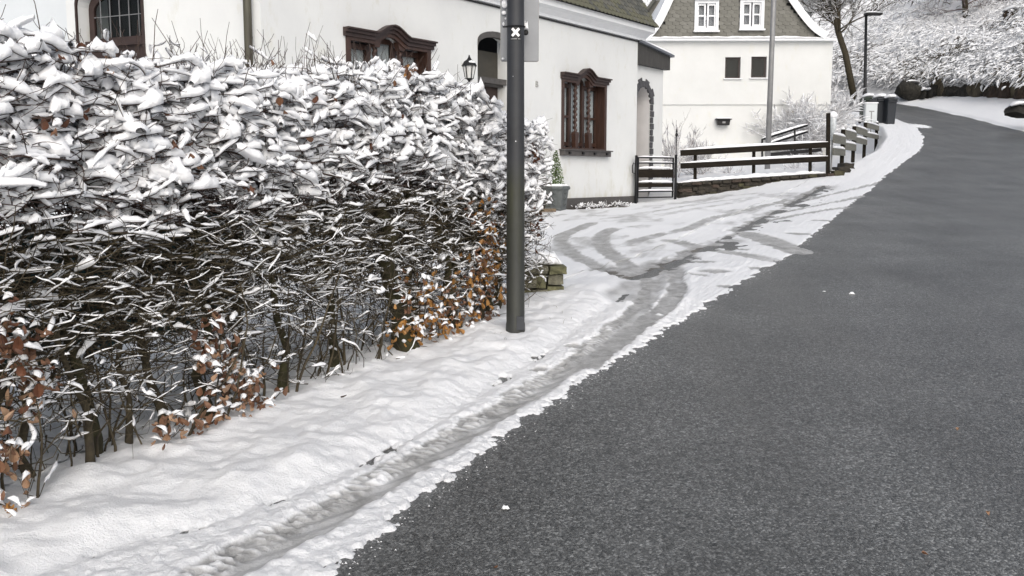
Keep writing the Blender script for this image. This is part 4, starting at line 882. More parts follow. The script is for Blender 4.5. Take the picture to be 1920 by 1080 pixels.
# ------------------------------------------------------------------ lamp post in front, sign, sticker
lp = empty('lamp_post', (0.03, 6.8, .4), 'dark grey lamp post with green algae standing in the snow beside the hedge', 'lamp post')
pb = at(966.5, 640, 6.8); pz = ground1(pb.x, pb.y)
POLEA = mat('pole_algae', (.026, .028, .033), .55, .2, 6, .001, 80)
def _alg():
    nt = POLEA.node_tree; b = nt.nodes['Principled BSDF']; old = b.inputs['Base Color'].links[0].from_socket; N = nt.nodes.new
    tc = N('ShaderNodeTexCoord'); sp = N('ShaderNodeSeparateXYZ'); nt.links.new(tc.outputs['Object'], sp.inputs[0])
    cr = N('ShaderNodeValToRGB'); e = cr.color_ramp.elements; e[0].position = 0; e[0].color = (.45, .45, .45, 1); e[1].position = 1; e[1].color = (0, 0, 0, 1)
    for pos, v_ in ((.30, .55), (.52, .85), (.62, .1)):
        x = e.new(pos); x.color = (v_, v_, v_, 1)
    mr = N('ShaderNodeMapRange'); mr.inputs['From Min'].default_value = .3; mr.inputs['From Max'].default_value = 2.6; nt.links.new(sp.outputs['Z'], mr.inputs['Value']); nt.links.new(mr.outputs[0], cr.inputs[0])
    mp = N('ShaderNodeMapping'); mp.inputs['Scale'].default_value = (18, 18, 1.6); nt.links.new(tc.outputs['Object'], mp.inputs[0]); nz = N('ShaderNodeTexNoise'); nz.inputs['Scale'].default_value = 2; nz.inputs['Detail'].default_value = 6; nt.links.new(mp.outputs[0], nz.inputs['Vector'])
    mu = N('ShaderNodeMath'); mu.operation = 'MULTIPLY'; nt.links.new(cr.outputs[0], mu.inputs[0]); nt.links.new(nz.outputs[0], mu.inputs[1])
    mx = N('ShaderNodeMix'); mx.data_type = 'RGBA'; nt.links.new(mu.outputs[0], mx.inputs[0]); nt.links.new(old, mx.inputs[6]); mx.inputs[7].default_value = (.050, .052, .020, 1); nt.links.new(mx.outputs[2], b.inputs['Base Color'])
_alg()
r0_ = 17.3 / F * 6.8; m = MB(); zcol = at(966, 605, 6.8).z
m.lathe((pb.x, pb.y, 0), [(r0_ * 1.06, pz - .2), (r0_ * 1.06, zcol - .01), (r0_ * 1.0, zcol + .01), (r0_ * .99, 1.2), (r0_ * .93, 2.2), (r0_ * .89, 3.2), (r0_ * .84, 4.6)], 32); m.build('shaft', POLEA, lp, True)
m = MB(); m.lathe((pb.x, pb.y, 0), [(r0_ * .84, 4.6), (r0_ * .5, 4.8), (r0_ * .45, 5.2)], 24); m.box((pb.x + .2, pb.y, 5.22), .35, .09, .03); m.build('lamp_head', POLEM, lp)
m = MB(); m.box((pb.x + r0_ * .55, pb.y - r0_ * .92, pz + .13), .028, .012, .05); m.build('access_door', POLEM, lp)
# sticker: white cross on black, wrapped round the shaft front
rs = r0_ * .90; m = MB(); zc = at(966, 62.5, 6.74).z; hw = .036; hh = .047
def wrap(x, z, o_): a_ = x / rs; return (pb.x + math.sin(a_) * (rs + o_), pb.y - math.cos(a_) * (rs + o_), z)
N = 8; v = [wrap(-hw + 2 * hw * k / N, zc + s_ * hh, .003) for k in range(N + 1) for s_ in (-1, 1)]; m.add(v, [(2 * k, 2 * k + 2, 2 * k + 3, 2 * k + 1) for k in range(N)]); st = m.build('trail_marker', mat('sticker_black', (.008, .008, .009), .5), lp, fix=False)
m = MB()
for sg_ in (-1, 1):
    n = 8; v = []
    for k in range(n + 1):
        t = -1 + 2 * k / n; x = t * .024; z = zc + .008 + sg_ * t * .026
        v += [wrap(x - .0062, z + sg_ * .0062, .0045 + .0004 * (sg_ > 0)), wrap(x + .0062, z - sg_ * .0062, .0045 + .0004 * (sg_ > 0))]
    m.add(v, [(2 * k, 2 * k + 2, 2 * k + 3, 2 * k + 1) for k in range(n)])
m.build('white_cross', mat('sticker_white', (.85, .85, .84), .5), st, fix=False)
m = MB(); v = [wrap(-hw + .003 + (2 * hw - .006) * k / N, zc - hh + .006 + j * .006, .0045) for k in range(N + 1) for j in (0, 1)]; m.add(v, [(2 * k, 2 * k + 2, 2 * k + 3, 2 * k + 1) for k in range(N) if k != 5]); m.build('marker_lower_line', GALV, st, fix=False)
for u, v_ in ((967, 265), (962, 143)):
    z = at(u, v_, 6.74).z; x = at(u, v_, 6.74).x - pb.x; rr = .0048 if v_ == 265 else .0025; m = MB(); rr2 = r0_ * .925; m.lathe((pb.x + x, pb.y - math.sqrt(rr2 ** 2 - x * x) , z), [(rr, 0), (rr * .8, .003), (.0001, .004)], 10, Vector((0, -1, 0))); m.build('snow_fleck', SNOW, lp)
# traffic sign seen from behind the pole
tsn = empty('traffic_sign', at(975, 60, 6.93), 'blank grey back of a rounded traffic sign clamped behind the lamp post', 'sign')
def rr_(w_, h_, r, n=6):
    out = []
    for cx_, cz_, a0 in ((w_ - r, h_ - r, 0), (-w_ + r, h_ - r, 90), (-w_ + r, -h_ + r, 180), (w_ - r, -h_ + r, 270)):
        out += [(cx_ + r * math.cos(math.radians(a0 + 90 * k / n)), cz_ + r * math.sin(math.radians(a0 + 90 * k / n))) for k in range(n + 1)]
    return out
sc_ = at(974.5, 55, 6.95); ax = Vector((1, .06, 0)).normalized(); an = Vector((.06, -1, 0)).normalized()
m = MB(); m.prism(rr_(.135, .225, .012), sc_, ax, UP, an, .018); m.build('panel', SIGNM, tsn)
m = MB(); m.prism(rr_(.140, .23, .014), sc_ - an * .005, ax, UP, an, .006, [rr_(.132, .222, .010)]); m.build('rim', GALV, tsn)
for dz in (.0,):
    m = MB(); m.tube([(pb.x + math.sin(a_) * (rs + .006), pb.y - math.cos(a_) * (rs + .006), zc + hh + .008 - .004 * math.cos(a_)) for a_ in np.linspace(-2.2, 2.2, 20)], .005, 6); m.tube([(pb.x - rs + .005, pb.y - .01, zc + hh + .005), (pb.x - rs - .028, pb.y - .03, zc + hh + .002)], .0055, 6); m.build('clamp_band', BLACK, tsn)
kx = at(986, 60, 6.85); m = MB(); m.lathe(kx + Vector((0, .03, -.002)), [(.014, 0), (.019, .006), (.019, .03), (.012, .034)], 10, Vector((0, -1, 0))); m.build('clamp_bolt', BLACK, tsn)
v, q = snowcap(np.array([[list(kx + Vector((-.012 + .03 * k / 5, 0, .018))) for k in range(6)]]), np.array([.016]), np.array([.045]), 8, .3, 9); link('bolt_snow', mesh_np('s', v, q), SNOW, tsn, True)
for i, (u, v_, w_, h_) in enumerate(((946, 8, .020, .030), (945, 24, .018, .016), (944, 45, .008, .014), (948, 35, .006, .008), (943, 118 - 8, .010, .008))):
    p = at(u, v_, 6.925); bm = bmesh.new(); bmesh.ops.create_icosphere(bm, subdivisions=2, radius=1)
    for x in bm.verts: x.co = Vector((x.co.x * w_, x.co.y * .008, x.co.z * h_)) * random.uniform(.8, 1.15) + p
    me = bpy.data.meshes.new('s'); bm.to_mesh(me); bm.free(); link('stuck_snow', me, SNOW, tsn, True)

# wall lantern
ln = empty('wall_lantern', at(880, 130, 15.6), 'old black glass lantern hanging on the white house front above the hedge', 'lantern')
lc = at(880, 150, 15.6); K = 15.6 / F
def lz(v_): return at(880, v_, 15.6).z - lc.z
LANG = mat('lantern_glass', (.62, .62, .60), .25, .06, 9)
m = MB(); m.lathe(lc, [(7 * K, lz(147)), (11.5 * K, lz(124))], 6); m.build('glass', LANG, ln)
m = MB()
for k in range(6):
    a_ = 2 * math.pi * k / 6; m.bar(lc + Vector((7.3 * K * math.cos(a_), 7.3 * K * math.sin(a_), lz(148))), lc + Vector((12 * K * math.cos(a_), 12 * K * math.sin(a_), lz(123))), .012, .012)
m.build('glazing_frame', BLACK, ln)
m = MB(); m.lathe(lc, [(14.5 * K, lz(124)), (13 * K, lz(121)), (9.5 * K, lz(115)), (5 * K, lz(112)), (3.5 * K, lz(110)), (2 * K, lz(107)), (.8 * K, lz(103))], 12); m.build('cap', BLACK, ln)
m = MB(); m.lathe(lc, [(.8 * K, lz(154)), (3 * K, lz(151)), (7.5 * K, lz(147))], 8); m.build('bottom_cup', BLACK, ln)
fpn = (lc - CO).dot(FN); base_ = lc - FN * fpn; m = MB(); m.tube([lc + UP * lz(153), lc + UP * lz(160) - FN * .1, base_ + UP * (lz(158)) ], .012, 6); m.box(base_ + UP * lz(158) + FN * .012, .05, .012, .09, (FD, FN, UP)); m.build('bracket', BLACK, ln)
v, q = snowcap(np.array([[list(lc + Vector((-.02 + .12 * k / 6, -.07, lz(119)))) for k in range(7)]]), np.array([.03]), np.array([.03]), 7, .3, 4); link('snow_cap', mesh_np('s', v, q), SNOW, ln, True)

# planter with dwarf conifer
pl = empty('square_planter', at(1042, 396, 18), 'grey square tapered stone planter standing against the white house', 'planter', rz=0)
pc_ = at(1042, 394, 18); pc_.z = ground1(pc_.x, pc_.y) + .0; hs_ = at(1042, 349, 18).z - pc_.z
def sq(c, r, z, a0=math.radians(22)): return [(c.x + r * math.cos(a0 + math.pi / 2 * k), c.y + r * math.sin(a0 + math.pi / 2 * k), c.z + z) for k in range(4)]
m = MB(); lv = [(.21, 0), (.23, .03), (.22, .05), (.27, hs_ * .84), (.30, hs_ * .87), (.31, hs_ * .93), (.29, hs_), (.25, hs_), (.24, hs_ - .06)]; v = []
for r, z in lv: v += sq(pc_, r, z)
f = [(4 * i + k, 4 * i + (k + 1) % 4, 4 * i + 4 + (k + 1) % 4, 4 * i + 4 + k) for i in range(len(lv) - 1) for k in range(4)] + [(3, 2, 1, 0), tuple(4 * (len(lv) - 1) + k for k in range(4))]
m.add(v, f); m.build('pot', PLANTER, pl)
m = MB(); v = sq(pc_, .255, hs_ - .05) + sq(pc_, .27, hs_ + .01) + sq(pc_, .22, hs_ + .04); m.add(v, [(4 * i + k, 4 * i + (k + 1) % 4, 4 * i + 4 + (k + 1) % 4, 4 * i + 4 + k) for i in range(2) for k in range(4)] + [(8, 9, 10, 11)]); m.build('snow_cover', SNOW, pl)
for k in range(4):                                                     # raised ornament on the two visible faces
    a_ = math.radians(22) + math.pi / 2 * k + math.pi / 4; nrm = Vector((math.cos(a_), math.sin(a_), .0)); tg = Vector((-nrm.y, nrm.x, 0)); m = MB()
    for j in range(3):
        cc = pc_ + nrm * (.178 + .01 * j) + UP * (.10 + .11 * j); m.tube([cc - tg * .05, cc + UP * .05, cc + tg * .05, cc - UP * .0], .012, 6)
    m.build('ornament', PLANTER, pl)
cf = empty('dwarf_conifer', pc_ + UP * hs_, 'small cone shaped green conifer dusted with snow growing in the planter', 'shrub')
ch = at(1042, 279, 18).z - pc_.z - hs_; m = MB(); m.tube([pc_ + UP * (hs_ - .05), pc_ + UP * (hs_ + ch)], [.02, .004], 6); m.build('trunk', BARK, cf)
def leaf_cloud(P, size, seed=0, flat=.4):
    r = np.random.default_rng(seed); N = len(P); d = r.normal(0, 1, (N, 3)); d /= np.linalg.norm(d, axis=1, keepdims=True); e = np.cross(d, r.normal(0, 1, (N, 3))); e /= np.linalg.norm(e, axis=1, keepdims=True)
    s = size * r.uniform(.6, 1.3, (N, 1)); V = np.stack([P - d * s, P + e * s * flat, P + d * s, P - e * s * flat], 1).reshape(-1, 3)
    return V, np.arange(N * 4).reshape(-1, 4)
n = 1500; t = R.uniform(0, 1, n) ** .75; rad_ = (.165 * (1 - (1 - t) ** 1 * 1) ) ; t = R.uniform(0, 1, n) ** 1.4; rad_ = .155 * np.clip(1 - t, 0, 1) ** .8 * (R.uniform(.25, 1.08, n)) + .01; an_ = R.uniform(0, 2 * np.pi, n)
Pn = np.stack([pc_.x + rad_ * np.cos(an_), pc_.y + rad_ * np.sin(an_), pc_.z + hs_ + .02 + t * (ch - .05)], -1)
v, q = leaf_cloud(Pn, .022, 3); fo = link('foliage', mesh_np('f', v, q), CONIF, cf)
sel = R.choice(n, 150, replace=False); Ps = Pn[sel] + np.array([0, -.02, .012]); pth = Ps[:, None] + np.array([[-.014, 0, 0], [0, 0, .004], [.014, 0, 0]])[None]
v, q = snowcap(pth, R.uniform(.007, .016, 150), R.uniform(.006, .014, 150), 6, .4, 2); link('snow_dusting', mesh_np('s', v, q), SNOW, cf, True)
# board edging lying in front of the planter
m = MB(); a_, b_ = at(985, 404, 17.3), at(1042, 399, 17.4); a_.z = ground1(a_.x, a_.y) + .04; b_.z = ground1(b_.x, b_.y) + .04; m.bar(a_, b_, .05, .06); tag(m.build('wooden_board', mat('edging_board', (.16, .12, .08), .8, .3, 8)), 'narrow tan board lying on the soil in front of the planter', 'board')
# low snowy plants in the strip
def tuft(name, c, n, spread, h, label, seed, snow=True, tw=TWIG, lean=0):
    r = np.random.default_rng(seed); e = empty(name, c, label, 'plant'); P0 = np.array(c)[None] + r.normal(0, spread * .4, (n, 3)) * np.array([1, 1, .02]); D = r.normal(0, .6, (n, 3)); D[:, 2] = np.abs(D[:, 2]) + .5
    P = grow(P0, D, r.uniform(.5, 1.1, n) * h, 5, .3, -.12, seed); v, q = sweep(P, np.full((n, 5), .004), 3); link('stems', mesh_np('s', v, q), tw, e)
    if snow: v, q = snowcap(P[:, 1:], r.uniform(.008, .02, n), r.uniform(.008, .018, n), 5, .4, seed); link('snow_cover', mesh_np('s', v, q), SNOW, e, True)
    return e
for i, (u, v_, lb_) in enumerate(((1094, 386, 'tiny snow dusted plant at the house foot right of the planter'), (1130, 381, 'low leafy plant under snow below the right carved window'), (1160, 379, 'small snowy ground plant close to the white house corner'))):
    x, y = hit(u, v_); x, y = at(u, v_, 19.2 + i * .7).x, 19.2 + i * .7; tuft('ground_plant', (x, y, ground1(x, y)), 60, .25, .16, lb_, 100 + i)

# stone pier at the end of the hedge
pr = empty('stone_pier', at(1030, 570, 8.3), 'mossy stone pier with overhanging cap and snow at the hedge end', 'pier')
pc2_ = at(1012, 571, 8.45); zb = ground1(pc2_.x, pc2_.y); AX = (Vector((.93, .1, 0)).normalized(), Vector((-.1, .93, 0)).normalized(), UP)
top_ = at(1030, 509, 8.35).z; hgt = top_ - zb
st_ = [(-.19, .105, 0.0, .45), (-.02, .075, 0, .45), (.125, .080, 0, .58), (-.17, .13, .45, 1.), (-.01, .05, .45, 1.), (.125, .075, .58, 1.0)]
for i, (x, hw_, a_, b_) in enumerate(st_):
    stone(Vector((pc2_.x, pc2_.y, zb)) + AX[0] * x + UP * (hgt * (a_ + b_) / 2 - .02), hw_ , .16, hgt * (b_ - a_) / 2 - .003, AX, PIERM[i % 2], pr, .10)
stone(Vector((pc2_.x, pc2_.y, top_ + .015)) + AX[0] * -.11, .18, .20, .035, AX, PIERM[1], pr, .12, 'cap_stone'); stone(Vector((pc2_.x, pc2_.y, top_ + .015)) + AX[0] * .14, .085, .20, .038, AX, PIERM[0], pr, .16, 'cap_stone')
n = 14; pth = np.array([[list(Vector((pc2_.x, pc2_.y, top_ + .05)) + AX[0] * (-.30 + .50 * k / n)) for k in range(n + 1)]]); v, q = snowcap(pth, np.array([.17]), np.array([.11]), 10, .18, 6); link('snow_cap', mesh_np('s', v, q), SNOW, pr, True)

# ------------------------------------------------------------------ hedge
HA = np.array([-2.02, 3.60]); HD = np.array([.460, .888]); HD /= np.linalg.norm(HD); HNn = np.array([HD[1], -HD[0]])   # towards the road
HL = 5.0; DEP = .75
hedge = empty('beech_hedge', (HA[0] + HD[0] * 2.5, HA[1] + HD[1] * 2.5, .3), 'long bare clipped beech hedge loaded with snow, brown leaves left in its lower part', 'hedge')
def hp(s, t, z=None):
    """s along, t into the hedge (0 = road face)"""
    s = np.asarray(s, float); t = np.asarray(t, float); return HA[0] + HD[0] * s - HNn[0] * t, HA[1] + HD[1] * s - HNn[1] * t
def htop(s): s = np.asarray(s, float); return 2.14 + .035 * np.clip(s, -1, 3.3) - .26 * sstep(3.5, 5.0, s) - .02 * np.exp(-((s - 3.0) / .6) ** 2) - .10 * np.exp(-((s - .75) / .55) ** 2) + .05 * np.sin(s * 2.7) + .03 * np.sin(s * 7.1)
def hbase(s): x, y = hp(s, .2); return ground(x, y)
# trunks
tr_list = [(-.75, .10, .03), (-.25, .15, .035), (.02, .12, .022), (.32, .25, .02), (.52, .10, .018), (.60, .22, .03), (.72, .16, .016), (.98, .22, .024), (1.22, .14, .028), (1.55, .30, .022), (1.85, .15, .026), (2.35, .22, .03), (2.95, .05, .078), (3.35, .25, .03), (3.62, .06, .034), (3.72, .12, .026), (4.1, .08, .022), (4.28, .15, .028), (4.55, .22, .03), (4.8, .2, .03)]
tp = []
for i, (s, t, r) in enumerate(tr_list):
    x, y = hp(s, t); zb_ = ground1(x, y); K = 9; pts = []; lean = random.uniform(-.22, .22); dz = (float(htop(s)) - zb_) * random.uniform(.72, .85)
    if r > .07: lean = -.10
    for k in range(K):
        f_ = k / (K - 1); ss = s + lean * f_ + .04 * math.sin(k * 1.7 + i); tt = t + (.28 - t) * f_ * .9 + .03 * math.sin(k * 2.3 + i * 2); xx, yy = hp(ss, tt); pts.append((float(xx), float(yy), zb_ - .05 + dz * f_))
    tp.append(pts); rr = [r * (1.55 if k == 0 else 1.12 if k == 1 else 1 - .6 * k / K) for k in range(K)]
    m = MB(); m.tube(pts, rr, 10); o = m.build('trunk', MOSS if r > .025 else BARK, hedge, True)
tpaths = np.array(tp)
# main branches leave the trunks
def hedge_clip(P):
    """keep branch points inside the clipped outline"""
    dx = P[..., 0] - HA[0]; dy = P[..., 1] - HA[1]; s = dx * HD[0] + dy * HD[1]; t = -(dx * HNn[0] + dy * HNn[1]); z = P[..., 2]
    t2 = np.clip(t, -.06 + .10 * sstep(.7, 0, z), DEP + .1); tt = htop(s); z2 = np.where(z > tt, tt + (z - tt) * .35, z)
    s2 = np.where(s > HL, HL + (s - HL) * .2, s)
    Q = P.copy(); Q[..., 0] = HA[0] + HD[0] * s2 - HNn[0] * t2; Q[..., 1] = HA[1] + HD[1] * s2 - HNn[1] * t2; Q[..., 2] = z2; return Q
def hdirs(n, r, along=1.0, out=.5, upz=.15, upv=.22):
    a = r.choice([-1, 1], n, p=[.35, .65]) * r.uniform(.4, 1, n) * along; b = r.normal(out * .3, out, n); D = np.zeros((n, 3))
    D[:, 0] = a * HD[0] + b * HNn[0]; D[:, 1] = a * HD[1] + b * HNn[1]; D[:, 2] = r.normal(upz, upv, n); return D
r = np.random.default_rng(5)
def seeds(n, hlo, hhi, tlo, thi, pw=1.0):
    s = r.uniform(-1.1, HL, n); h = hlo + (hhi - hlo) * r.random(n) ** pw; t = tlo + (thi - tlo) * r.random(n); x, y = hp(s, t); zb_ = hbase(s); return np.stack([x, y, zb_ + (htop(s) - zb_) * h], -1)
# long carrying branches
n1 = 700; P1 = hedge_clip(grow(seeds(n1, .12, .97, .1, DEP), hdirs(n1, r, 1, .30, .08, .18), r.uniform(.3, .75, n1), 8, .17, .0, 1, .7)); r1 = r.uniform(.0032, .0075, n1)[:, None] * np.linspace(1, .3, 8)[None]
S2, D2, _ = pts_on(P1, 4, 2); n2 = len(S2); P2 = hedge_clip(grow(S2, D2 * .6 + hdirs(n2, r, .7, .45, .10, .28), r.uniform(.12, .34, n2), 6, .22, .01, 3)); r2 = r.uniform(.0017, .0034, n2)[:, None] * np.linspace(1, .55, 6)[None]
# the tight outer shell of clipped, layered twigs
n3 = 9600; P3 = hedge_clip(grow(seeds(n3, .14, 1.0, -.04, .26, .85), hdirs(n3, r, 1, .42, .05, .13), r.uniform(.08, .24, n3), 6, .24, .005, 5, .6)); r3 = r.uniform(.0020, .0040, n3)[:, None] * np.linspace(1, .55, 6)[None]
# short spurs
S7, D7, _ = pts_on(P3[::2], 1, 4, .3, .9); n7_ = len(S7); P9 = grow(S7, D7 * .4 + hdirs(n7_, r, .4, .5, .2, .6), r.uniform(.03, .10, n7_), 4, .25, .02, 15); r9 = r.uniform(.0012, .002, n7_)[:, None] * np.linspace(1, .6, 4)[None]
# bare thread-like twigs that stick out of the snow
no = 2300; PO = grow(seeds(no, .10, 1.0, -.10, .10, .8), hdirs(no, r, 1, .45, .10, .30), r.uniform(.05, .22, no), 6, .34, .01, 25, .8); ro_ = r.uniform(.0013, .0026, no)[:, None] * np.linspace(1, .5, 6)[None]
# dark inner thicket
ni = 9500; PI_ = hedge_clip(grow(seeds(ni, .22, .96, .16, DEP + .05, .95), hdirs(ni, r, .8, .5, .05, .55), r.uniform(.12, .34, ni), 4, .30, .0, 16)); ri = r.uniform(.0025, .0060, ni)[:, None] * np.linspace(1, .6, 4)[None]
# criss-crossing stems low down
n4 = 1150; s = r.uniform(-1.1, 4.8, n4); h = r.uniform(.02, .42, n4) ; x, y = hp(s, r.uniform(.0, .45, n4)); z = hbase(s) + 1.85 * h; D = hdirs(n4, r, .8, .4, .1, .6)
P4 = hedge_clip(grow(np.stack([x, y, z], -1), D, r.uniform(.2, .6, n4), 8, .24, .0, 6)); r4 = r.uniform(.0014, .0040, n4)[:, None] * np.linspace(1, .35, 8)[None]
# suckers rising from the ground
n8 = 90; s = r.uniform(-1, 4.9, n8); x, y = hp(s, r.uniform(.02, .35, n8)); D = hdirs(n8, r, .35, .2, 1.0, .1); P10 = hedge_clip(grow(np.stack([x, y, hbase(s) - .02], -1), D, r.uniform(.35, .9, n8), 8, .16, .02, 17)); r10 = r.uniform(.004, .010, n8)[:, None] * np.linspace(1, .3, 8)[None]
# shoots above the top
n5 = 520; s = r.uniform(-1, 4.2, n5); s = np.where(r.random(n5) < .55, r.normal(2.3, .9, n5), s); s = np.clip(s, -1, 4.4); x, y = hp(s, r.uniform(.02, DEP, n5)); z = htop(s) - .18; D = r.normal(0, .38, (n5, 3)); D[:, 2] = 1
P5 = grow(np.stack([x, y, z], -1), D, r.uniform(.16, .46, n5), 7, .14, .0, 7); r5 = r.uniform(.0017, .0034, n5)[:, None] * np.linspace(1, .5, 7)[None]
S6, D6, _ = pts_on(P5, 2, 8, .3, .8); n6 = len(S6); D6 = D6 + r.normal(0, .6, (n6, 3)); P6 = grow(S6, D6, r.uniform(.04, .10, n6), 4, .15, .05, 8); r6 = np.full((n6, 4), .0014)
def relh(P):
    c = P.mean(1); dx = c[:, 0] - HA[0]; dy = c[:, 1] - HA[1]; s = dx * HD[0] + dy * HD[1]; t = -(dx * HNn[0] + dy * HNn[1]); b = hbase(s)
    return (c[:, 2] - b) / (htop(s) - b), t, s
# let the lowest part thin out so the snow behind shows through
def thin(P, rr, keep_lo=.25, seed=1, a=.12, b=.36):
    h, t, s = relh(P); q = np.random.default_rng(seed).random(len(P)); k = q < (keep_lo + (1 - keep_lo) * sstep(a, b, h)); return P[k], rr[k]
P1, r1 = thin(P1, r1, .45, 1); P2, r2 = thin(P2, r2, .60, 2); P3, r3 = thin(P3, r3, .45, 3, .16, .40); PI_, ri = thin(PI_, ri, .16, 4, .18, .40)
parts_out = []; parts_in = []
for P, rr, ns in ((P1, r1, 4), (P2, r2, 3), (P3, r3, 3), (P9, r9, 3), (PO, ro_, 3), (P4, r4, 4), (P5, r5, 4), (P6, r6, 3), (PI_, ri, 3), (P10, r10, 5)):
    h, t, s = relh(P); low = (h < .60)
    for mk, dst in ((low, parts_in), (~low, parts_out)):
        if mk.any(): dst.append(sweep(P[mk], rr[mk], ns))
v, q = cat(parts_out); tag(link('upper_twigs', mesh_np('t', v, q), TWIG, hedge), kind='stuff')
v, q = cat(parts_in); tag(link('lower_twigs', mesh_np('t', v, q), TWIGIN, hedge), kind='stuff')
# snow lying along the twigs: thick and fused in the upper part, thin threads below
caps = []; thinc = []
def bits(P, n, seed, lo=.22, hi=.5, K=6):
    r_ = np.random.default_rng(seed); N, M, _ = P.shape; Q = np.repeat(P, n, 0); L = r_.uniform(lo, hi, N * n); a = r_.uniform(0, 1, N * n) * (1 - L); t = (a[:, None] + L[:, None] * np.linspace(0, 1, K)[None]) * (M - 1) * .9999; i = t.astype(int); f = (t - i)[..., None]; k = np.arange(N * n)[:, None]
    return Q[k, i] * (1 - f) + Q[k, i + 1] * f
def snow_for(P, wmul, seed, prob=1.0, ns=4, tmax=9):
    h, t, s = relh(P); rr = np.random.default_rng(seed); T = P[:, -1] - P[:, 0]; fl = 1 - np.abs(T[:, 2]) / (np.linalg.norm(T, axis=1) + 1e-6)
    hn = h + (fbm(s * 1.7, h * 3, 2, 95) - .5) * .22
    amt = (.27 + .95 * sstep(.46, .82, hn)) * (.6 + .4 * sstep(.5, 0, t)) * np.exp(rr.normal(0, .38, len(P))) * np.where(rr.random(len(P)) < .08, 2.1, 1.0); keep = (fl > .32) & (rr.random(len(P)) < prob * (.56 + .44 * sstep(.46, .74, hn))) & (t < tmax)
    Ln = np.linalg.norm(T, axis=1); keep = keep & (Ln > .012); w = np.maximum(np.minimum(wmul * amt, .38 * Ln), .0036); amt = w / wmul; hh = np.maximum(wmul * amt * 1.1, .0042) * rr.uniform(.8, 1.3, len(P)); big_ = w > .0095
    k1 = keep & big_; k2 = keep & ~big_
    if k1.any():
        B = bits(P[k1], 1, seed, .999, 1.0, 8); caps.append(snowcap(B, w[k1], hh[k1] * 1.1, 6, .34, seed, base=np.full(int(k1.sum()), .003), blunt=.24))
    if k2.any(): thinc.append(snowcap(P[k2], w[k2], hh[k2], ns, .42, seed, base=np.full(int(k2.sum()), .001), blunt=.15))
snow_for(bits(P1, 4, 1, .14, .38), .0175, 31, .85); snow_for(bits(P2, 2, 2, .3, .7), .0165, 32, .8); snow_for(bits(P3, 1, 3, .55, .98), .0168, 33, .9); snow_for(bits(P4, 3, 4, .12, .35), .024, 34, .7); snow_for(bits(P10, 3, 5, .1, .25), .022, 37, .6); snow_for(P9, .012, 36, .5); snow_for(P6, .010, 35, .5)
# broad pillows bridging twigs near the top
n7 = 420; s = r.uniform(-1, HL - .1, n7); h = 1 - np.abs(r.normal(0, .11, n7)); x, y = hp(s, r.uniform(-.02, .6, n7)); z = hbase(s) + (htop(s) - hbase(s)) * h - .02
P7 = grow(np.stack([x, y, z], -1), hdirs(n7, r, 1, .5, .0, .15), r.uniform(.08, .22, n7), 6, .15, -.02, 9)
P7 = bits(P7, 1, 9, .99, 1.0, 9); caps.append(snowcap(P7, r.uniform(.018, .036, n7), r.uniform(.022, .040, n7), 9, .25, 41, blunt=.2))
nb_ = 22; sb = r.uniform(-1, 4.2, nb_); xb, yb = hp(sb, r.uniform(-.06, .15, nb_)); zb2 = htop(sb) - r.uniform(.12, .55, nb_); PB = grow(np.stack([xb, yb, zb2], -1), hdirs(nb_, r, 1, .3, -.1, .1), r.uniform(.16, .34, nb_), 7, .12, -.02, 19); caps.append(snowcap(PB, r.uniform(.028, .052, nb_), r.uniform(.03, .05, nb_), 12, .2, 43, blunt=.3))
P8 = P5[:, 2:5]; thinc.append(snowcap(P8[::2], R.uniform(.005, .011, len(P8[::2])), R.uniform(.010, .025, len(P8[::2])), 6, .4, 42))
v, q = cat(caps)
tag(link('snow_load', mesh_np('hedge_snow', v, q), SNOW, hedge, True), kind='stuff')
v, q = cat(thinc); tag(link('thin_snow', mesh_np('t', v, q), SNOW, hedge, True), kind='stuff')

# leaves: folded, curled beech leaves hanging in clusters
def leaf_mesh(k):
    r_ = random.Random(k); L = .060; W_ = .0165; v = []; f = []
    n = 4; cu_ = r_.uniform(.4, 1.7); fo_ = r_.uniform(.3, 1.5)
    for i in range(n + 1):
        t = i / n; w_ = W_ * math.sin(math.pi * min(max(t, .04), .97)) ** .8 * (1.1 if 0 < i < n else 1); z = -L * t * math.cos(cu_ * t); y = L * t * math.sin(cu_ * t) * .6
        v += [(-w_, y + w_ * fo_ * 1.1, z), (0, y, z), (w_, y + w_ * fo_, z)]
    for i in range(n): a = 3 * i; f += [(a, a + 1, a + 4, a + 3), (a + 1, a + 2, a + 5, a + 4)]
    me_ = bpy.data.meshes.new('leaf'); me_.from_pydata(v, [], f); return me_
LM = {}
for c in range(4):
    for k in range(4):
        q = leaf_mesh(k); q.materials.append(LEAFS[c]); LM[(c, k)] = q
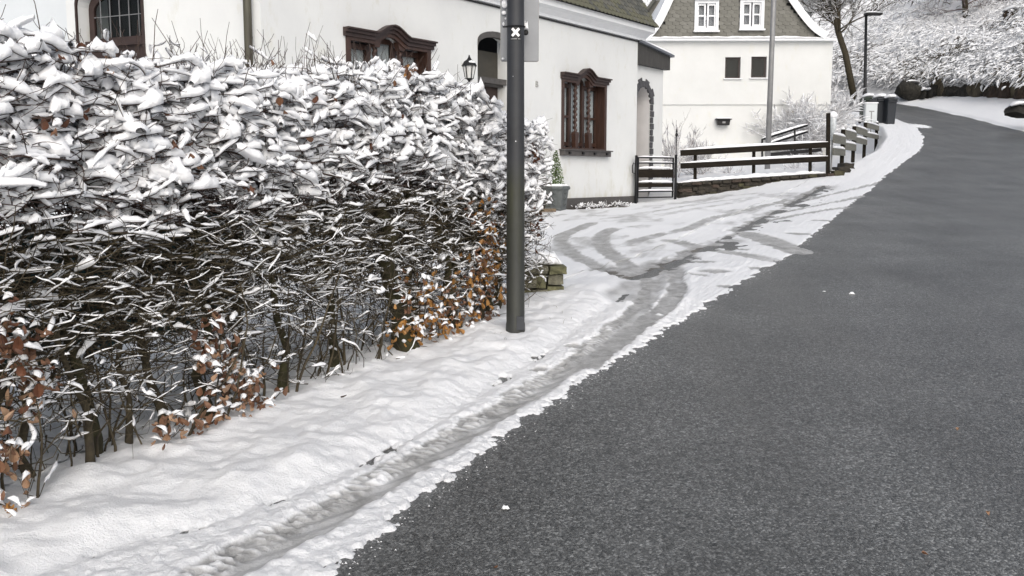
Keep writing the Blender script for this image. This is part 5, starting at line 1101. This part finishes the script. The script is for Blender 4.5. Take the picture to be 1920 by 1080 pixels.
CL = [  # u, v, spread u, spread v, count, colours
    (30, 640, 45, 50, 26, (0, 2, 0)), (60, 720, 50, 60, 22, (0, 2, 3)), (15, 850, 40, 60, 18, (3, 0)), (20, 950, 35, 40, 14, (1, 3)), (400, 650, 40, 60, 34, (0, 3, 2)),
    (440, 720, 60, 60, 38, (0, 3, 0)), (400, 810, 50, 50, 30, (0, 3)), (480, 740, 40, 45, 16, (3, 0)), (320, 800, 40, 40, 10, (0, 3)), (800, 560, 60, 50, 50, (1, 1, 0)), (860, 590, 60, 45, 46, (0, 1, 0)),
    (810, 615, 70, 26, 30, (1, 1)), (920, 455, 26, 60, 60, (1, 0, 1)), (900, 520, 40, 45, 48, (0, 1)), (900, 395, 30, 30, 12, (1, 0)), (760, 630, 40, 26, 10, (1,)), (1000, 285, 12, 28, 14, (0, 2)), (465, 345, 8, 12, 4, (2, 0)), (1008, 420, 14, 60, 8, (0, 2)),
    (110, 205, 60, 30, 7, (0, 2)), (320, 280, 60, 40, 7, (2, 0)), (560, 180, 60, 30, 6, (2, 0)), (770, 130, 10, 15, 6, (1, 0)), (920, 590, 20, 30, 14, (0,)), (660, 180, 100, 80, 10, (0, 2)), (560, 780, 40, 30, 8, (0,)), (150, 100, 60, 20, 6, (2, 3))]
leaf_rows = []
hdinv = world_of(hedge).inverted()
def hedge_hit(u, v, depth):
    p1 = at(u, v, 1); o0 = np.array([0, 0]); # plane: n.(P - A) = -depth
    dvec = np.array([p1.x, 1.0]); dn = dvec @ HNn; Yh = ((HA @ HNn) - depth) / dn; return at(u, v, Yh)
mat_leafsnow = []
allL = []
for (u, v_, su, sv, n, cols) in CL:
    for k in range(int(n * 2.2)):
        uu = random.gauss(u, su * .55); vv = random.gauss(v_, sv * .55); p = hedge_hit(uu, vv, random.uniform(-.07, .08)); allL.append((p, random.choice(cols), random.randrange(4)))
random.shuffle(allL)
rest = []
for i, (p, c_, k) in enumerate(allL):
    sc_l = random.uniform(.55, 1.15); M = Matrix.Translation(p) @ Matrix.Rotation(random.uniform(0, 6.28), 4, 'Z') @ Matrix.Rotation(random.uniform(-.7, .7), 4, 'X') @ Matrix.Scale(sc_l, 4)
    if i < 298:
        o = bpy.data.objects.new('leaf', LM[(c_, k)]); C.objects.link(o); o.parent = hedge; o.matrix_parent_inverse = hdinv; o.matrix_basis = M
    else: rest.append((M, c_, k))
lv = []; lf = []; lm_i = []
for M, c_, k in rest:
    me_ = LM[(c_, k)]; b0_ = len(lv); lv += [tuple(M @ x.co) for x in me_.vertices]; lf += [tuple(b0_ + i for i in pl_.vertices) for pl_ in me_.polygons]; lm_i += [c_] * len(me_.polygons)
me_ = bpy.data.meshes.new('leaves'); me_.from_pydata(lv, [], lf)
for x in LEAFS: me_.materials.append(x)
me_.polygons.foreach_set('material_index', lm_i); tag(link('small_leaves', me_, None, hedge), kind='stuff')
# snow pads resting on leaf clusters
Pq = []
for (p, c_, k) in allL:
    if random.random() < .42 and p.z < 1.9:
        a_ = random.uniform(0, 6.28); L = random.uniform(.014, .032); d_ = Vector((math.cos(a_), math.sin(a_), random.uniform(-.6, .3))) * L; Pq.append([list(p - d_ + UP * .008), list(p + UP * .012), list(p + d_ * .6 + UP * .01), list(p + d_ + UP * .002)])
Pq = np.array(Pq); n = len(Pq); v, q = snowcap(Pq, R.uniform(.009, .022, n), R.uniform(.009, .020, n), 8, .3, 51); tag(link('leaf_snow', mesh_np('s', v, q), SNOW, hedge, True), kind='stuff')

# green tarpaulin fence behind the hedge
tf = empty('tarpaulin_screen', (HA[0] + .5, HA[1] + 3, .4), 'dark green tarpaulin screen glimpsed through the lower hedge', 'screen')
v = []; f = []; n = 40
for k in range(n + 1):
    s = .2 + 2.6 * k / n; x, y = hp(s, 1.35); g_ = ground1(float(x), float(y)); dn = .02 * math.sin(k * 1.1) + .015 * math.sin(k * 2.7); v += [(float(x) + dn, float(y) - dn, g_ + .22 + .03 * math.sin(k * .8)), (float(x) + dn * .5, float(y) - dn, g_ + .6), (float(x), float(y), g_ + 1.0)]
for k in range(n): f += [(3 * k, 3 * k + 3, 3 * k + 4, 3 * k + 1), (3 * k + 1, 3 * k + 4, 3 * k + 5, 3 * k + 2)]
m = MB(); m.add(v, f); m.build('sheet', TARP, tf, True, fix=False)
for s in (.3, 1.5, 2.7):
    x, y = hp(s, 1.40); g_ = ground1(float(x), float(y)); m = MB(); m.tube([(float(x), float(y), g_ - .1), (float(x), float(y), g_ + .9)], .03, 8); m.build('post', BARK, tf)

# fallen twig on the snow
pth = [Vector((*hit(u, v_), 0)) for u, v_ in ((1, 1), )] if False else None
tw = []
for seq in (((640, 762), (680, 752), (705, 738), (722, 733)), ((690, 748), (700, 760), (715, 765)), ((705, 738), (716, 722), (735, 712))):
    tw.append([(lambda h_: (h_[0], h_[1], ground1(*h_) + .055))(hit(*s_)) for s_ in seq])
m = MB()
for t_ in tw: m.tube(t_, [.005] + [.0035] * (len(t_) - 1), 5)
tag(m.build('fallen_twig', TWIG), 'thin forked twig lying on the snow bank below the hedge', 'twig')
# grass blades poking out of the snow beside the post
gb_ = MB()
for k in range(26):
    u = random.choice((925, 945, 1062, 1040, 900, 870)) + random.uniform(-10, 10); v_ = {0: 655}.get(0) + random.uniform(-18, 12) - (u > 1000) * 45; h_ = hit(u, v_); z = ground1(*h_) + .03; a_ = random.uniform(0, 6.28); L = random.uniform(.02, .06)
    gb_.tube([(h_[0], h_[1], z), (h_[0] + math.cos(a_) * L * .4, h_[1] + math.sin(a_) * L * .4, z + L), (h_[0] + math.cos(a_) * L, h_[1] + math.sin(a_) * L, z + L * 1.1)], [.0015, .001, .0006], 3)
tag(gb_.build('grass', mat('dry_grass', (.16, .13, .07), .8)), 'thin dry grass blades poking through the snow at the lamp post', 'grass', kind='stuff')
# crumbs of snow along the ragged edge of the road
n = 420; yy = 2.6 + 12 * R.random(n) ** 1.6; off = np.abs(R.normal(0, .06, n)) - .01; xx = XL(yy) + off; rr = R.uniform(.0015, .0045, n) * (1 + .5 * (R.random(n) < .05)); zz_ = zr(yy) + .002 + rr * .4
pth = np.stack([np.stack([xx - rr, yy, zz_], -1), np.stack([xx, yy + rr * .3, zz_ + rr * .3], -1), np.stack([xx + rr, yy, zz_], -1)], 1); v, q = snowcap(pth, rr, rr * .8, 5, .4, 71)
tag(link('snow_crumbs', mesh_np('s', v, q), SNOW), 'loose crumbs of snow scattered along the edge of the asphalt', 'snow', kind='stuff')
# single bits on the road
for i, (u, v_, col, lb_) in enumerate(((1854, 973, 3, 'small tan leaf on the wet asphalt near the lower right corner'), (1740, 1048, 0, 'flat russet leaf low on the asphalt right of centre'), (1795, 812, 3, 'faded leaf on the asphalt in the right half of the road'), (925, 1072, 0, 'reddish leaf on the asphalt at the very bottom'))):
    h_ = hit(u, v_); q = leaf_mesh(i); q.materials.append(LEAFS[col]); o = bpy.data.objects.new('fallen_leaf', q); C.objects.link(o); o.location = (h_[0], h_[1], ground1(*h_) + .012); o.rotation_euler = (1.45, 0, i * 1.3); o.scale = (.45, .45, .45); tag(o, lb_, 'leaf')
for i, (u, v_, sz, lb_) in enumerate(((1597, 553, .022, 'small lump of snow alone in the middle of the asphalt'), (948, 957, .014, 'tiny snow lump on the dark asphalt near the ragged snow edge'), (1545, 548, .012, 'tiny fleck of snow on the asphalt left of the lone lump'))):
    h_ = hit(u, v_); v, q = snowcap(np.array([[[h_[0] + (k - 2) * sz * .6, h_[1], float(zr(h_[1])) + .004] for k in range(5)]]), np.array([sz]), np.array([sz * .8]), 8, .4, i); tag(link('snow_lump', mesh_np('s', v, q), SNOW, None, True), lb_, 'snow lump')

# ------------------------------------------------------------------ shrubs and trees, snowed over
def plant(name, base, label, cat_, n0, h, spread, lv, seed, tw, rad=.012, snw=.012, trunk=None, group=None, up=.05, K=6, up0=1.0):
    r = np.random.default_rng(seed); e = empty(name, base, label, cat_, group); b = np.array(base)
    if trunk is not None:
        m = MB(); m.tube([Vector(p) for p, _ in trunk], [q for _, q in trunk], 9); m.build('trunk', BARK, e, True); S, _, _ = pts_on(np.array([[list(p) for p, _ in trunk]]), n0, seed, .45, 1.0)
    else: S = b[None] + r.normal(0, .10, (n0, 3)) * np.array([1, 1, 0])
    D = r.normal(0, spread, (n0, 3)); D[:, 2] = np.abs(r.normal(up0, .3, n0)); P = grow(S, D, h * r.uniform(.6, 1.05, n0), K, .12, up * .3, seed); rr = (rad * np.linspace(1, .35, K))[None] * r.uniform(.7, 1.1, n0)[:, None]
    tubes = [sweep(P, rr, 4)]; snows = [snowcap(P, r.uniform(.8, 1.2, n0) * snw * 1.3, r.uniform(.8, 1.2, n0) * snw * 1.2, 4, .35, seed)]; L = h; rd = rad
    for lvl, (nc, lf_) in enumerate(lv):
        S, D, _ = pts_on(P, nc, seed + 10 + lvl, .2, 1.0); n_ = len(S); D = D + r.normal(0, .55, (n_, 3)); D[:, 2] += up; L *= lf_; rd *= .5; kk = max(K - 2 - lvl, 3)
        P = grow(S, D, L * r.uniform(.5, 1.1, n_), kk, .16, 0, seed + 20 + lvl); tubes.append(sweep(P, np.full((n_, kk), max(rd, .004)) * np.linspace(1, .5, kk)[None], 3)); s1 = snw * (.9 - .12 * lvl); snows.append(snowcap(P, r.uniform(.6, 1.2, n_) * s1, r.uniform(.6, 1.2, n_) * s1, 4, .35, seed + lvl))
    v, q = cat(tubes); tag(link('branches', mesh_np('b', v, q), tw, e), kind='stuff'); v, q = cat(snows); tag(link('snow_load', mesh_np('s', v, q), SNOW, e, False), kind='stuff'); return e
c = at(1500, 300, 31.5); plant('large_shrub', (c.x, c.y, ground1(c.x, c.y)), 'broad bare shrub thick with snowy twigs between gabled house and bins', 'shrub', 40, 1.9, .45, [(10, .40), (8, .5)], 3, SHRUBT, .012, .026)
c = at(1508, 265, 34.8); plant('large_shrub', (c.x, c.y, ground1(c.x, c.y)), 'snow laden shrub behind the stepped fence just left of the bins', 'shrub', 76, 2.7, .30, [(11, .30), (8, .5)], 4, SHRUBT, .012, .030)
c = at(1310, 330, 25.5); plant('garden_shrub', (c.x, c.y, ground1(c.x, c.y)), 'small snowy shrub with arching twigs behind the left end of the fence', 'shrub', 22, .95, .75, [(7, .45), (5, .5)], 5, SHRUBT, .010, .014)
c = at(1262, 335, 24.5); plant('garden_shrub', (c.x, c.y, ground1(c.x, c.y)), 'upright thin snowy twigs growing beside the side wing behind the gate', 'shrub', 20, 1.5, .22, [(6, .3), (3, .5)], 6, SHRUBT, .008, .010)
c = at(1375, 325, 25.0); plant('low_shrub', (c.x, c.y, ground1(c.x, c.y) - .05), 'low snowy twiggy plant seen between the fence rails left of the pole', 'shrub', 30, .42, 1.0, [(5, .5)], 7, SHRUBT, .007, .016, up0=.4)
c = at(1490, 320, 25.5); plant('low_shrub', (c.x, c.y, ground1(c.x, c.y) - .05), 'low snowy twiggy plant seen between the fence rails right of the pole', 'shrub', 34, .45, 1.0, [(5, .5)], 8, SHRUBT, .007, .016, up0=.4)
# tree by the far lamp
b_ = at(1604, 150, 47); t1 = at(1585, 100, 47); t2 = at(1572, 62, 47); t3 = at(1562, 20, 47); t4 = at(1555, -60, 47)
plant('bare_tree', tuple(b_ - UP * .8), 'bare leaning tree with forked trunk and snowy crown behind the gabled house', 'tree', 40, 3.0, .8, [(8, .5), (7, .5), (2, .6)], 9, TWIGIN, .05, .020, trunk=[(b_ - UP * 1.0, .17), (t1, .15), (t2, .14), (t3, .10), (t4, .05)])
b_ = at(1813, 45, 56); plant('bare_tree', tuple(b_ - UP * .5), 'bare tree on the upper slope with drooping snowy branches left of the dark rock', 'tree', 26, 3.2, 1.1, [(9, .5), (7, .5)], 10, SHRUBT, .04, .024, trunk=[(b_ - UP * .6, .20), (at(1810, 20, 56), .17), (at(1806, -60, 56), .14)], up0=.3)
b_ = at(1700, 0, 66); plant('bare_tree', tuple(b_), 'thin snowy tree high on the slope above the far street lamp', 'tree', 24, 3.5, .8, [(9, .5), (7, .5)], 12, SHRUBT, .05, .028, trunk=[(b_ - UP * 1.6, .16), (b_ + UP * 3, .10)])

# brambles and grass on the slope: a mass nobody could count
r = np.random.default_rng(77); n = 28000
s = r.uniform(39, 72, n); d = .15 + 19 * r.random(n) ** 1.3
x, y, z = hill_pt(s, d); dens = fbm(x * .45, y * .45 + z * .3, 3, 90)
P0 = np.stack([x, y, z + .16 + r.uniform(0, .22, n) + (fbm(x * 2.2, y * 2.2, 3, 52) - .5) * .5 * sstep(0, 2, d)], -1)
ov = r.random(n) < .085; d_o = r.uniform(-1.0, .6, n); x0_, y0_, z0_ = hill_pt(s, np.full(n, .9)); xo, yo, _ = hill_pt(s, d_o); P0 = np.where(ov[:, None], np.stack([xo, yo, z0_ - .25 + .35 * np.minimum(d_o, .3) + r.normal(0, .16, n)], -1), P0)
D = np.stack([-.75 + r.normal(0, .42, n), -.25 + r.normal(0, .35, n), r.normal(-.42, .30, n)], -1)
L = r.uniform(.22, .60, n); P = grow(P0, D, L, 3, .22, -.12, 78)
v, q = sweep(P, r.uniform(.007, .016, n)[:, None] * np.linspace(1, .5, 3)[None] * (1 + .9 * (dens > .56))[:, None], 3); br_t = mesh_np('b', v, q)
keep = r.random(n) < np.where(dens > .60, .55, .99); P_k = P[keep]; v, q = snowcap(P_k, r.uniform(.035, .095, len(P_k)), r.uniform(.035, .075, len(P_k)), 4, .4, 79); br_s = mesh_np('s', v, q)
br = empty('brambles', (22, 45, 5), 'mass of snow covered brambles and dead stems over the steep slope', 'undergrowth'); br['kind'] = 'stuff'
tag(link('bramble_stems', br_t, TWIGIN, br), kind='stuff'); tag(link('bramble_snow', br_s, SNOWFAR, br, True), kind='stuff')

# rocks at the foot of the slope
def rock(c, hx_, hy_, hz_, mt, label, seed, tilt=0, snow=True, jag=.28):
    rr = random.Random(seed); bm = bmesh.new(); bmesh.ops.create_icosphere(bm, subdivisions=3, radius=1)
    pl_ = [Vector((rr.gauss(0, 1), rr.gauss(0, 1), rr.gauss(0, .6))).normalized() for _ in range(14)]; of = [rr.uniform(.42, .75) for _ in pl_]
    for v_ in bm.verts:
        co = v_.co.copy()
        for a_, o_ in zip(pl_, of):
            dd_ = co.dot(a_) - o_
            if dd_ > 0: co -= a_ * dd_
        v_.co = co + Vector((rr.uniform(-1, 1), rr.uniform(-1, 1), rr.uniform(-1, 1))) * .03
    M = Matrix.Translation(c) @ Matrix.Rotation(tilt, 4, 'Y') @ Matrix.Diagonal((hx_ / .75, hy_ / .75, hz_ / .75, 1)); bm.transform(M); me_ = bpy.data.meshes.new('rock'); bm.to_mesh(me_); bm.free()
    e = empty('rock', c, label, 'rock', None); link('stone_body', me_, mt, e)
    if snow:
        K = 7; pth = np.array([[[c.x + (k - 3) / 3 * hx_ * .75, c.y - hy_ * .1, c.z + hz_ * (.95 - .22 * abs(k - 3) / 3)] for k in range(K)]]); v_, q_ = snowcap(pth, np.array([hy_ * .8]), np.array([.13]), 9, .35, seed); link('snow_cap', mesh_np('s', v_, q_), SNOW, e, True)
    return e
ROCKS = [(1702, 172, 20, 18, 48.0, 0, .25, 'big dark flat faced rock just right of the black bins'), (1757, 166, 9, 26, 47, 2, -.15, 'tall tan rock slab left of the middle of the rock row'), (1743, 174, 8, 20, 47.2, 0, .1, 'dark narrow rock tucked beside the tall tan slab'),
         (1728, 180, 8, 11, 47.4, 0, .1, 'low black rock between the flat faced rock and the tall slab'), (1773, 179, 8, 14, 46.6, 0, .2, 'low dark rock touching the right side of the tall tan slab'), (1787, 175, 10, 17, 46, 0, 0, 'squat dark rock in the gap before the pale upright rock'), (1803, 174, 8, 18, 45.2, 0, -.1, 'dark upright rock with rough top left of the pale tan one'),
         (1822, 173, 8, 20, 44.5, 2, -.2, 'pale tan upright rock in the middle of the rock row'), (1838, 175, 9, 17, 44, 0, .1, 'dark brown rock right of the pale tan one'), (1853, 178, 8, 17, 43.4, 1, 0, 'reddish brown squat rock in the right part of the row'), (1868, 174, 9, 20, 42.6, 1, .15, 'brown upright rock left of the tallest ragged one'),
         (1886, 172, 12, 30, 41.8, 1, -.1, 'tall reddish brown rock with ragged face behind the boulder'), (1905, 170, 9, 22, 41.2, 2, .1, 'tan rock above the snowy boulder at the picture edge'), (1922, 170, 11, 24, 40.6, 1, 0, 'brown rock at the far right end of the rock row')]
for i, (u, v_, hu, hv, Y_, mt, tl, lb_) in enumerate(ROCKS):
    c = at(u, v_, Y_); rock(c, hu / F * Y_ * 1.15, .75, hv / F * Y_ * random.uniform(.75, .98), ROCK[mt], lb_, 200 + i, tl, snow=(i in (0, 3, 7)))
c = at(1908, 210, 34.5); rock(c, .42, .45, .26, ROCK[0], 'round boulder with a thick snow cap beside the road at the picture edge', 300, 0)
c = at(1862, 8, 57); rock(c, 1.5, 1.2, 1.0, ROCK[0], 'dark mossy rock outcrop high on the snowy slope', 301, -.5, False); c = at(1895, 30, 52.5); rock(c, .55, .6, .35, ROCK[1], 'small brown rock on the slope below the dark outcrop', 302, 0)

# far street lamp
fl = empty('street_lamp', at(1621, 190, 41), 'slim black street lamp with flat snow topped head behind the bins', 'street lamp')
b_ = at(1621, 188, 41); t_ = at(1624, 28, 41); b_.z = ground1(b_.x, b_.y) ; m = MB(); m.tube([b_ - UP * .2, b_ + UP * 1.0, b_ + UP * 1.05, t_], [.095, .09, .07, .055], 12); m.build('shaft', BLACK, fl, True)
m = MB(); m.tube([t_ - UP * .04, t_ + Vector((.15, 0, .02))], .045, 8); m.box(t_ + Vector((.30, 0, .03)), .36, .16, .045); m.build('lamp_head', BLACK, fl, bevel=.02); cap_line(t_ + Vector((-.05, 0, .08)), t_ + Vector((.52, 0, .08)), .12, .06, fl, n=10)

# bins
def bin_(u0, u1, vb, vt, Y_, mt, label):
    c = at((u0 + u1) / 2, vb, Y_); w_ = (u1 - u0) / F * Y_ / 2; h_ = at(u0, vt, Y_).z - c.z; e = empty('wheelie_bin', c, label, 'bin', 'wheelie bins by the road')
    m = MB(); v = []
    for f_, z in ((.84, .05), (1, h_ * .93)): v += [(c.x + sx * w_ * f_, c.y + sy * .36 * f_, c.z + z) for sx, sy in ((-1, -1), (1, -1), (1, 1), (-1, 1))]
    m.add(v, [(3, 2, 1, 0), (4, 5, 6, 7)] + [(k, (k + 1) % 4, 4 + (k + 1) % 4, 4 + k) for k in range(4)]); m.build('body', mt, e, bevel=.02)
    m = MB(); m.box((c.x, c.y, c.z + h_ * .95), w_ * 1.06, .41, .035); m.box((c.x, c.y - .40, c.z + h_ * .88), w_ * 1.03, .03, .03); m.build('lid', mt, e, bevel=.015)
    m = MB(); m.tube([(c.x - w_ * .8, c.y + .42, c.z + h_ * .9), (c.x + w_ * .8, c.y + .42, c.z + h_ * .9)], .02, 8); m.build('handle', mt, e)
    for sx in (-1, 1): m = MB(); m.lathe((c.x + sx * w_ * .8, c.y + .30, c.z + .10), [(.10, -.03), (.10, .03)], 14, Vector((1, 0, 0))); m.build('wheel', BLACK, e)
    K = 9; pth = np.array([[[c.x + (k - 4) / 4 * w_ * 1.04, c.y - .02, c.z + h_ * .97 + .03] for k in range(K)]]); v_, q_ = snowcap(pth, np.array([.40]), np.array([.13]), 10, .12, u0); link('snow_cap', mesh_np('s', v_, q_), SNOW, e, True)
bin_(1615, 1635, 231, 183, 38.6, BING, 'dark green wheelie bin half hidden behind the white panel')
bin_(1636, 1657, 234, 184, 37.6, BINM, 'black wheelie bin in the middle of the three under snow'); bin_(1656, 1673, 236, 185, 37.2, BINM, 'black wheelie bin nearest the asphalt, right of the other two')
wb = at(1631, 230, 36.2); e = empty('utility_cabinet', wb, 'pale grey utility cabinet standing in front of the green bin', 'cabinet'); hh_ = at(1631, 194, 36.2).z - wb.z
m = MB(); m.box(wb + UP * hh_ / 2, .23, .10, hh_ / 2); m.build('body', mat('cabinet_grey', (.55, .58, .59), .5, .05, 5), e, bevel=.015); m = MB(); m.box(wb + UP * (hh_ + .02), .25, .12, .02); m.build('lid', SNOW, e)
m = MB(); m.box(wb + UP * (hh_ * .5) + Vector((.0, -.105, 0)), .20, .006, hh_ * .42); m.build('door', mat('cabinet_door', (.58, .61, .62), .5, .05, 5), e)
mk = at(1633, 236, 35.4); e = empty('marker_post', mk, 'thin T-shaped marker post before the grey cabinet', 'post'); tpz = at(1634, 209, 35.4).z; m = MB(); m.bar(mk - UP * .3, Vector((mk.x, mk.y, tpz)), .03, .03, Vector((0, 1, 0))); m.build('stake', GALV, e); m = MB(); m.box((mk.x, mk.y - .02, tpz), .09, .015, .02); m.build('crossbar', GALV, e)
print('script done')
